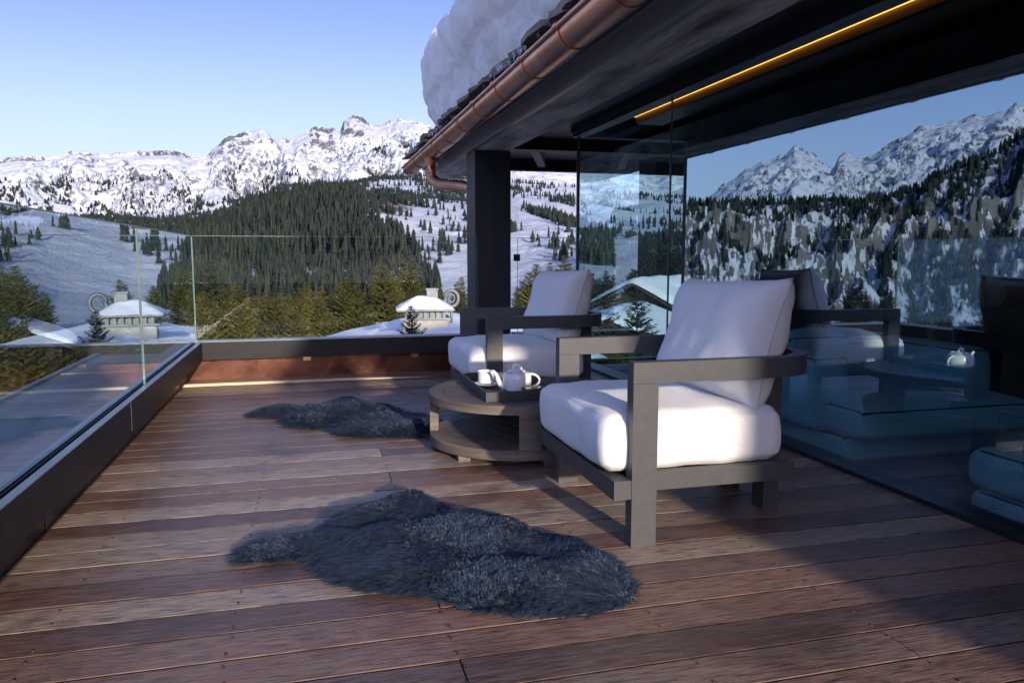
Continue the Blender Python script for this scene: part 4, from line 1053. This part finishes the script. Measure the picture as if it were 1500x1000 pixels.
def d_high(px, py, az, r, x, y_):
    n = fbm(x, y_, 1/190., 4); t = np.clip((py-238)/70., 0, 1)
    k = ((px > -60) & (px < 440) & (py > 236) & (py < 330))*np.clip(n*1.2-.10+t*.3, 0, .7)
    k2 = ((px > 540) & (px < 690) & (py > 215) & (py < 262))*np.clip(n*1.5+.1, 0, .6)
    return k+k2
P, r_ = scatter(30000, -22, 13, 2900, 4400, d_high, 51)
forest('alpine_scrub', P, np.random.default_rng(5).uniform(10, 24, len(P)), 3, 5, 'scattered small trees dotted over the high snowfields at left', 5, 1.5)
def d_cliff(px, py, az, r, x, y_):
    n = fbm(az*1.0+(r-820)/600*6+fbm(x, y_, 1/260., 4)*2.2, r/200., .9, 5); n2 = fbm(x, y_, 1/120., 4)
    top = np.clip((r-1040)/60, 0, 1)*.7
    return np.clip(.03+n*1.+n2*.6+top, 0, .8)
P, r_ = scatter(12000, -54, -22, 800, 1150, d_cliff, 61)
forest('cliff_forest', P, np.random.default_rng(6).uniform(8, 17, len(P)), 5, 5, 'dark trees on the steep cliff band that shows as a reflection in the glazing', 6)

# ------------------------------------------------------------------ single conifers near the terrace
def conifer_mesh(seed, whorls=30, dense=1.):
    """crown of drooping needle sprays and a tapered trunk, unit height 1"""
    g = np.random.default_rng(seed); V = []; F = []; T = []
    ph = 0
    for w in range(whorls):
        t = (w+.5*g.random())/whorls; z = .07+.91*t
        reach = .235*(1-t)**.72*(.75+.5*g.random())+.016
        nb = int(round((9-4*t)*dense)); ph += 1.3
        for b in range(nb):
            if g.random() < .10: continue
            a = ph+2*math.pi*(b+.4*g.random())/nb; L = reach*(.68+.5*g.random()); droop = -.18-.25*(1-t)+.25*g.random()+t*.55
            ca, sa = math.cos(a), math.sin(a); ns = max(3, int(L/.0125)); tb0 = g.random()
            for s in range(ns):
                f = (s+.55)/ns; cx_, cy_ = ca*L*f, sa*L*f; cz = z+L*(droop*f+.22*f*f)
                sw = (.024+.026*(1-f))*(.5+.5*min(1, L/.12))*(1.0-.3*t)
                for sgn in (-1, 1):
                    th = a+sgn*(.75+.4*g.random()); l2 = sw*(1.1+.7*g.random())
                    tip = (cx_+math.cos(th)*l2, cy_+math.sin(th)*l2, cz-l2*(.25+.35*g.random()))
                    wv = .0085+.006*g.random(); pa = (-math.sin(th)*wv, math.cos(th)*wv)
                    m = (cx_+math.cos(th)*l2*.5, cy_+math.sin(th)*l2*.5, cz-l2*.1)
                    k = len(V)
                    V += [(cx_, cy_, cz), (m[0]+pa[0], m[1]+pa[1], m[2]-.006*g.random()), tip, (m[0]-pa[0], m[1]-pa[1], m[2]-.006*g.random())]
                    F.append((k, k+1, k+2, k+3)); q = .25*tb0+.25*g.random()+.45*f*g.random(); T += [q, q+.1, q+.2, q+.1]
            k = len(V); l3 = .02+.012*g.random()
            tipz = z+L*(droop+.22)
            V += [(ca*L*.9, sa*L*.9, tipz), (ca*L-sa*.008, sa*L+ca*.008, tipz), (ca*(L+l3), sa*(L+l3), tipz-.004), (ca*L+sa*.008, sa*L-ca*.008, tipz)]
            F.append((k, k+1, k+2, k+3)); T += [.5, .8, .9, .8]
    # leader
    k = len(V); V += [(0, -.006, .93), (.006, .004, .94), (0, 0, 1.01), (-.006, .004, .94)]; F.append((k, k+1, k+2, k+3)); T += [.4]*4
    return np.array(V), np.array(F), np.array(T)
protos = []
for s in range(6):
    Vc, Fc, Tc = conifer_mesh(100+s, 26+2*(s % 3), 1. if s % 2 else .9)
    crown = raw('crown', Vc, Fc, M['needle'], attrs={'tint': Tc})
    bm = bmesh.new(); tube(bm, [(0, 0, -.06), (.002, 0, .1), (0, .002, .45), (0, 0, .97)], [.018, .014, .008, .0015], 8)
    trunk = obj('trunk', bm, M['bark'], smooth='all')
    protos.append((crown.data, trunk.data)); bpy.data.objects.remove(crown); bpy.data.objects.remove(trunk)
def plant(x, y_, z, h, label, group, w=1., name='conifer_tree', k=None, dark=False):
    k = random.randrange(6) if k is None else k
    root = empty(name, (x, y_, z), random.random()*6.28, label, 'tree', group); root.scale = (h*w, h*w, h)
    for n_, me in zip(('crown', 'trunk'), protos[k]):
        c = bpy.data.objects.new(n_, me); COL.objects.link(c); c.parent = root
        if dark and n_ == 'crown':
            c.material_slots[0].link = 'OBJECT'; c.material_slots[0].material = M['needle_dark']
    return root
def plant_px(px, ytop, r, label, group, w=1., hmax=16, dark=False, hmin=3.):
    """a tree at distance r in the direction of px whose top reaches elevation ytop"""
    az, el = azel(px, ytop); zt_ = 1+r*el; zb = float(height(np.array([az]), np.array([float(r)]))[0]); h = min(hmax, max(hmin, zt_-zb))
    return plant(r*math.sin(R(az)), r*math.cos(R(az)), zt_-h, h, label, group, w, dark=dark)
g1 = 'conifers beyond the far balustrade'; l1 = 'sunlit yellow green conifer in the row just beyond the far glass balustrade'
for px, yt, r in ((292, 448, 62), (305, 442, 55), (318, 455, 48), (328, 432, 70), (340, 446, 58), (352, 425, 75), (362, 448, 50), (375, 438, 64), (384, 452, 52), (396, 440, 72), (402, 446, 47), (415, 452, 66), (424, 444, 78), (436, 452, 56), (448, 440, 82), (455, 436, 69), (466, 447, 60), (474, 452, 74), (486, 440, 66), (497, 424, 80), (505, 420, 62), (512, 436, 92), (522, 430, 72), (533, 438, 88), (545, 432, 96), (562, 402, 70), (573, 408, 78), (555, 418, 90), (585, 430, 105), (598, 436, 110), (640, 428, 120), (676, 414, 100), (668, 430, 92), (612, 424, 130), (430, 462, 44), (350, 462, 42), (480, 464, 46), (300, 470, 40), (520, 455, 52), (540, 460, 58), (312, 448, 88), (334, 444, 96), (360, 440, 110), (388, 436, 104), (410, 442, 92), (440, 438, 112), (470, 434, 106), (496, 432, 118), (526, 438, 125), (552, 428, 122), (296, 440, 100)):
    plant_px(px, yt-12+random.uniform(-6, 4), r, l1, g1, random.uniform(.95, 1.25), 13)
g2 = 'conifers right of the column'; l2 = 'conifer seen through the gap between the black column and the glazed room'
for px, yt, r in ((758, 420, 88), (766, 408, 76), (775, 396, 70), (786, 384, 78), (797, 396, 86), (806, 382, 94), (815, 392, 82), (826, 372, 105), (836, 384, 98), (781, 432, 50), (800, 426, 55), (762, 440, 60), (845, 392, 90)):
    plant_px(px, yt, r, l2, g2, random.uniform(1., 1.3), 13)
g3 = 'conifers behind the glazed room'; l3 = 'dark conifer outdoors, seen through both panes of the glazed room'
for px, yt, r in ((868, 398, 95), (878, 406, 88), (888, 395, 100), (899, 404, 90), (908, 390, 84), (915, 372, 80), (924, 362, 86), (933, 356, 92), (942, 352, 82), (951, 350, 90), (960, 354, 84), (969, 350, 95), (978, 358, 88), (988, 362, 92), (998, 368, 90), (1010, 372, 96), (1025, 378, 92), (1045, 382, 90), (885, 428, 36), (934, 424, 38), (1065, 384, 95), (1090, 390, 90)):
    plant_px(px, yt, r, l3, g3, random.uniform(1., 1.25), 16, dark=True)
g4 = 'conifers below the left balustrade'; l4 = 'conifer standing below the terrace, seen through the left glass balustrade'
for px, yt, r in ((-30, 396, 60), (-6, 402, 54), (18, 410, 62), (40, 396, 70), (62, 408, 74), (88, 400, 66), (110, 412, 80), (32, 462, 34), (-20, 470, 40), (60, 492, 46), (84, 500, 42), (110, 496, 48), (140, 500, 46), (165, 498, 50), (190, 500, 54), (132, 424, 84), (160, 432, 76), (210, 430, 80), (236, 436, 74), (260, 440, 70), (215, 500, 46), (240, 498, 50)):
    plant_px(px, yt, r, l4, g4, random.uniform(.95, 1.3), 12, dark=r > 50)
g6 = 'conifers on the slope below the terrace'; l6 = 'dark conifer on the snowy slope between the terrace and the forested hill'
gq2 = random.Random(4)
for k in range(64):
    az = gq2.uniform(-20, 8.5); r = gq2.uniform(110, 270); zb = float(height(np.array([az]), np.array([r]))[0])
    plant(r*math.sin(R(az)), r*math.cos(R(az)), zb-.2, gq2.uniform(6.5, 11), l6, g6, gq2.uniform(.95, 1.2), dark=gq2.random() < .6)
g5 = 'conifers off to the left'; l5 = 'conifer left of the picture that shows as a reflection in the glazing'
for k in range(24):
    az = -22-29*k/23+random.uniform(-.6, .6); r = random.uniform(60, 150); zb = float(height(np.array([az]), np.array([r]))[0])
    plant(r*math.sin(R(az)), r*math.cos(R(az)), zb, random.uniform(5, 9), l5, g5, 1.15, dark=True)
def d_behind(px, py, az, r, x, y_): return np.full(az.shape, .9)
P, r_ = scatter(3500, 118, 240, 250, 1200, d_behind, 71)
forest('added_unseen_forest', P, np.random.default_rng(7).uniform(14, 24, len(P)), 3, 5, 'unseen dark wooded slope added behind the terrace to dim the glass reflection', 7, 1.6)  # trees added out of view to darken what the far glass reflects
az, el = azel(602, 445)
plant(15.5*math.sin(R(az)), 15.5*math.cos(R(az)), 1+15.5*el-1.75, 1.75, 'thin young spruce standing dark in front of the snowy neighbouring roof', None, .95, 'young_spruce', 2, True)

# ------------------------------------------------------------------ neighbouring chalets
def chalet(x, y_, zr, hw, ln, rz, drop, label, snow_t=.5, wallh=4., chimney=False):
    """gable house, ridge along local y, ridge height zr, half width hw"""
    root = empty('neighbour_chalet', (x, y_, zr), rz, label, 'house')
    bm = bmesh.new(); e = hw-.8; ze = -drop*e/hw-.25
    poly = [(-e, ze-wallh), (e, ze-wallh), (e, ze), (0, -.25), (-e, ze)]
    A = [bm.verts.new((a, -ln+.9, b)) for a, b in poly]; B = [bm.verts.new((a, ln-.9, b)) for a, b in poly]
    for i in range(5): bm.faces.new((A[i], A[(i+1) % 5], B[(i+1) % 5], B[i]))
    bm.faces.new(A[::-1]); bm.faces.new(B); wl = obj('wall', bm, M['chalet_wood'], root)
    bm = bmesh.new()
    for xx in (-e*.55, -.5, e*.55-.9): box(bm, xx, xx+.9, -ln+.86, -ln+.898, ze-1.5, ze-.3)
    obj('window', bm, M['black_lacquer'], wl)
    bm = bmesh.new()
    prof = [(-hw, -drop-.2), (0, -.2), (hw, -drop-.2), (hw, -drop), (0, 0), (-hw, -drop)]
    A = [bm.verts.new((a, -ln, b)) for a, b in prof]; B = [bm.verts.new((a, ln, b)) for a, b in prof]
    for i in range(6): bm.faces.new((A[i], A[(i+1) % 6], B[(i+1) % 6], B[i]))
    bm.faces.new(A[::-1]); bm.faces.new(B); rf = obj('roof', bm, M['chalet_wood'], root)
    # pillow of snow
    nx, ny = 48, 40; Vv = []
    for i in range(nx+1):
        for j in range(ny+1):
            u, v = -1+2*i/nx, -1+2*j/ny
            ed = (max(0, 1-abs(u)**7)*max(0, 1-abs(v)**9))**.5
            xx, yy = u*(hw+.12), v*(ln+.1)
            zz = -drop*math.sqrt(u*u+.004)+.05*drop+snow_t*ed+.10*mnoise.fractal(Vector((xx*.5+x, yy*.5, 1)), 1, 2, 4)*ed+.01
            Vv.append((xx, yy, zz))
    i, j = np.meshgrid(np.arange(nx), np.arange(ny), indexing='ij'); a = i*(ny+1)+j
    raw('snow_cover', Vv, np.stack([a, a+ny+1, a+ny+2, a+1], -1).reshape(-1, 4), M['snow'], rf, smooth=True)
    return root, rf
AZC, ELC = azel(648, 474); DC = 34.
nb, rf = chalet(DC*math.sin(R(AZC)), DC*math.cos(R(AZC)), 1+DC*ELC-.25, 7.5, 5., R(-6), 1.75, 'snow covered neighbouring chalet roof with broad stone chimney, beyond the far balustrade', .55)
# chimney of that chalet: stone stack, slatted opening, low hipped cap with snow
def local(px, py, d):
    az, el = azel(px, py); p = Vector((d*math.sin(R(az)), d*math.cos(R(az)), 1+d*el)); return nb.matrix_world.inverted() @ p
bpy.context.view_layer.update()
DCH = 31.0
p0 = local(622, 456, DCH); cz = p0.z
cm = bmesh.new(); box(cm, p0.x-.86, p0.x+.86, p0.y-.7, p0.y+.7, cz-1.8, cz-.28)
st = obj('chimney', cm, M['plaster'], rf, bevel=.02)
cm = bmesh.new(); box(cm, p0.x-.98, p0.x+.98, p0.y-.82, p0.y+.82, cz-.28, cz-.2)
for i in range(7):
    xx = p0.x-.8+i*.245; box(cm, xx, xx+.12, p0.y-.72, p0.y+.72, cz-.2, cz+.05)
box(cm, p0.x-.7, p0.x+.7, p0.y-.6, p0.y+.6, cz-.2, cz+.04)
obj('chimney_vent', cm, M['lead'], st)
cm = bmesh.new(); ex, ey, zc = 1.12, .95, cz+.06
bv = [cm.verts.new((p0.x+a*ex, p0.y+b*ey, zc)) for a, b in ((-1, -1), (1, -1), (1, 1), (-1, 1))]; bv2 = [cm.verts.new((p0.x+a*ex, p0.y+b*ey, zc+.07)) for a, b in ((-1, -1), (1, -1), (1, 1), (-1, 1))]
rg = [cm.verts.new((p0.x-.3, p0.y, zc+.52)), cm.verts.new((p0.x+.3, p0.y, zc+.52))]
cm.faces.new(bv[::-1])
for i in range(4): cm.faces.new((bv[i], bv[(i+1) % 4], bv2[(i+1) % 4], bv2[i]))
cm.faces.new((bv2[0], bv2[1], rg[1], rg[0])); cm.faces.new((bv2[1], bv2[2], rg[1])); cm.faces.new((bv2[2], bv2[3], rg[0], rg[1])); cm.faces.new((bv2[3], bv2[0], rg[0]))
obj('chimney_cap', cm, M['lead'], st)
cm = bmesh.new(); K = 20
Vv = []
for i in range(K+1):
    for j in range(K+1):
        u, v = -1+2*i/K, -1+2*j/K; m = max(abs(u)*1.05-.27*(1-abs(v)) if abs(u) > .27 else 0, abs(v)); m = max(abs(v), max(0, (abs(u)-.27)/.73))
        e_ = max(0, 1-max(abs(u), abs(v))**6)**.5
        back = 1 if v > -.25 else .0
        Vv.append((p0.x+u*(ex+.02), p0.y+v*(ey+.02), zc+.075+.45*(1-m)+.05*e_*(.2+.8*back)+.03*mnoise.noise(Vector((u*3, v*3, 2)))))
i, j = np.meshgrid(np.arange(K), np.arange(K), indexing='ij'); a = i*(K+1)+j
raw('chimney_snow', Vv, np.stack([a, a+K+1, a+K+2, a+1], -1).reshape(-1, 4), M['snow'], st, smooth=True)
cm = bmesh.new(); pf = local(633, 428, DCH); box(cm, pf.x-.22, pf.x+.22, pf.y-.1, pf.y+.3, pf.z-.35, pf.z+.1); box(cm, pf.x-.26, pf.x+.26, pf.y-.14, pf.y+.34, pf.z+.1, pf.z+.16)
obj('flue', cm, M['lead'], st)
cm = bmesh.new(); pv = local(661, 437, DCH+.6)
tube(cm, [(pv.x+.29*math.cos(q), pv.y, pv.z+.33*math.sin(q)) for q in [2*math.pi*i/28 for i in range(29)]], .075, 10, False)
tube(cm, [(pv.x+.14*math.cos(q), pv.y, pv.z+.16*math.sin(q)) for q in [2*math.pi*i/20 for i in range(21)]], .03, 8, False)
tube(cm, [(pv.x, pv.y, pv.z-.3), (pv.x, pv.y, pv.z-1.1)], .05, 8)
obj('ring_cowl', cm, M['lead'], st, smooth='all')
def far_chalet(px, py, d, hw, ln, rz, drop, label, st=.5, wh=4.):
    az, el = azel(px, py); return chalet(d*math.sin(R(az)), d*math.cos(R(az)), 1+d*el, hw, ln, rz, drop, label, st, wh)
far_chalet(915, 456, 50, 5.5, 5, R(-40), 2.4, 'chalet with broad snowy roof seen low through the glazed room', .5)
far_chalet(972, 412, 66, 5, 5, R(-55), 2.4, 'chalet with snowy roof among dark conifers, behind the glazed room', .5)
far_chalet(778, 494, 50, 3, 4, R(30), 1.2, 'small wooden chalet gable low beside the black column', .3)
far_chalet(8, 470, 62, 4, 4, R(15), 1.6, 'chalet with snowy roof low beyond the left glass balustrade', .4)

# ------------------------------------------------------------------ light
SUN_EL = 12.5; SDX = -.15
sd = bpy.data.lights.new('sun', 'SUN'); sd.energy = 2.0; sd.angle = R(1.2); sd.color = (1., .87, .72)
so_ = bpy.data.objects.new('sun', sd); COL.objects.link(so_)
dirv = Vector((SDX, 1, -math.tan(R(SUN_EL)))).normalized(); so_.rotation_euler = dirv.to_track_quat('-Z', 'Y').to_euler()
w = bpy.data.worlds.new('World'); sc.world = w; w.use_nodes = True; nt = w.node_tree; nt.nodes.clear()
sky = N(nt, 'ShaderNodeTexSky', sky_type='NISHITA'); sky.sun_disc = False; sky.sun_elevation = R(SUN_EL); sky.sun_rotation = math.pi; sky.altitude = 1900; sky.air_density = .6; sky.dust_density = 2.2; sky.ozone_density = 1.8
bg = N(nt, 'ShaderNodeBackground'); bg.inputs[1].default_value = .15; tcw = N(nt, 'ShaderNodeTexCoord'); sx = N(nt, 'ShaderNodeSeparateXYZ'); nt.links.new(tcw.outputs['Generated'], sx.inputs[0])
skyc = mixc(nt, 1., sky.outputs[0], (1.06, .90, .99), 'MULTIPLY')
def smooth(v, a, b, c, d):
    m = N(nt, 'ShaderNodeMapRange', interpolation_type='SMOOTHSTEP')
    for i_, x_ in enumerate((a, b, c, d)): m.inputs[1+i_].default_value = x_
    nt.links.new(v, m.inputs[0]); return m.outputs[0]
# deeper blue away from the sun, pale dry haze low over the ranges
skyc = mixc(nt, smooth(sx.outputs[1], .25, .95, 0., 1.), skyc, mixc(nt, 1., skyc, (.66, .62, .60), 'MULTIPLY'))
skyc = mixc(nt, smooth(sx.outputs[2], .02, .30, .85, 0.), skyc, (1.75, 2.0, 2.5))
nt.links.new(skyc, bg.inputs[0])
ow = N(nt, 'ShaderNodeOutputWorld'); nt.links.new(bg.outputs[0], ow.inputs[0])

# ------------------------------------------------------------------ camera and render settings
cd = bpy.data.cameras.new('camera'); cam = bpy.data.objects.new('camera', cd); COL.objects.link(cam)
cd.sensor_width = 36; cd.lens = FPX/1500*36; cd.clip_start = .05; cd.clip_end = 20000
cam.location = (0, 0, CAMZ); cam.rotation_euler = (R(90)-TH, 0, -PSI)
sc.camera = cam
sc.view_settings.view_transform = 'Standard'; sc.view_settings.look = 'None'; sc.view_settings.exposure = 1.5; sc.view_settings.gamma = 1.
sc.render.engine = 'CYCLES'
cy = sc.cycles; cy.use_denoising = True
try: cy.denoiser = 'OPENIMAGEDENOISE'
except Exception: pass
cy.max_bounces = 8; cy.diffuse_bounces = 3; cy.glossy_bounces = 5; cy.transparent_max_bounces = 16; cy.transmission_bounces = 4
cy.caustics_reflective = False; cy.caustics_refractive = False; cy.sample_clamp_indirect = 6
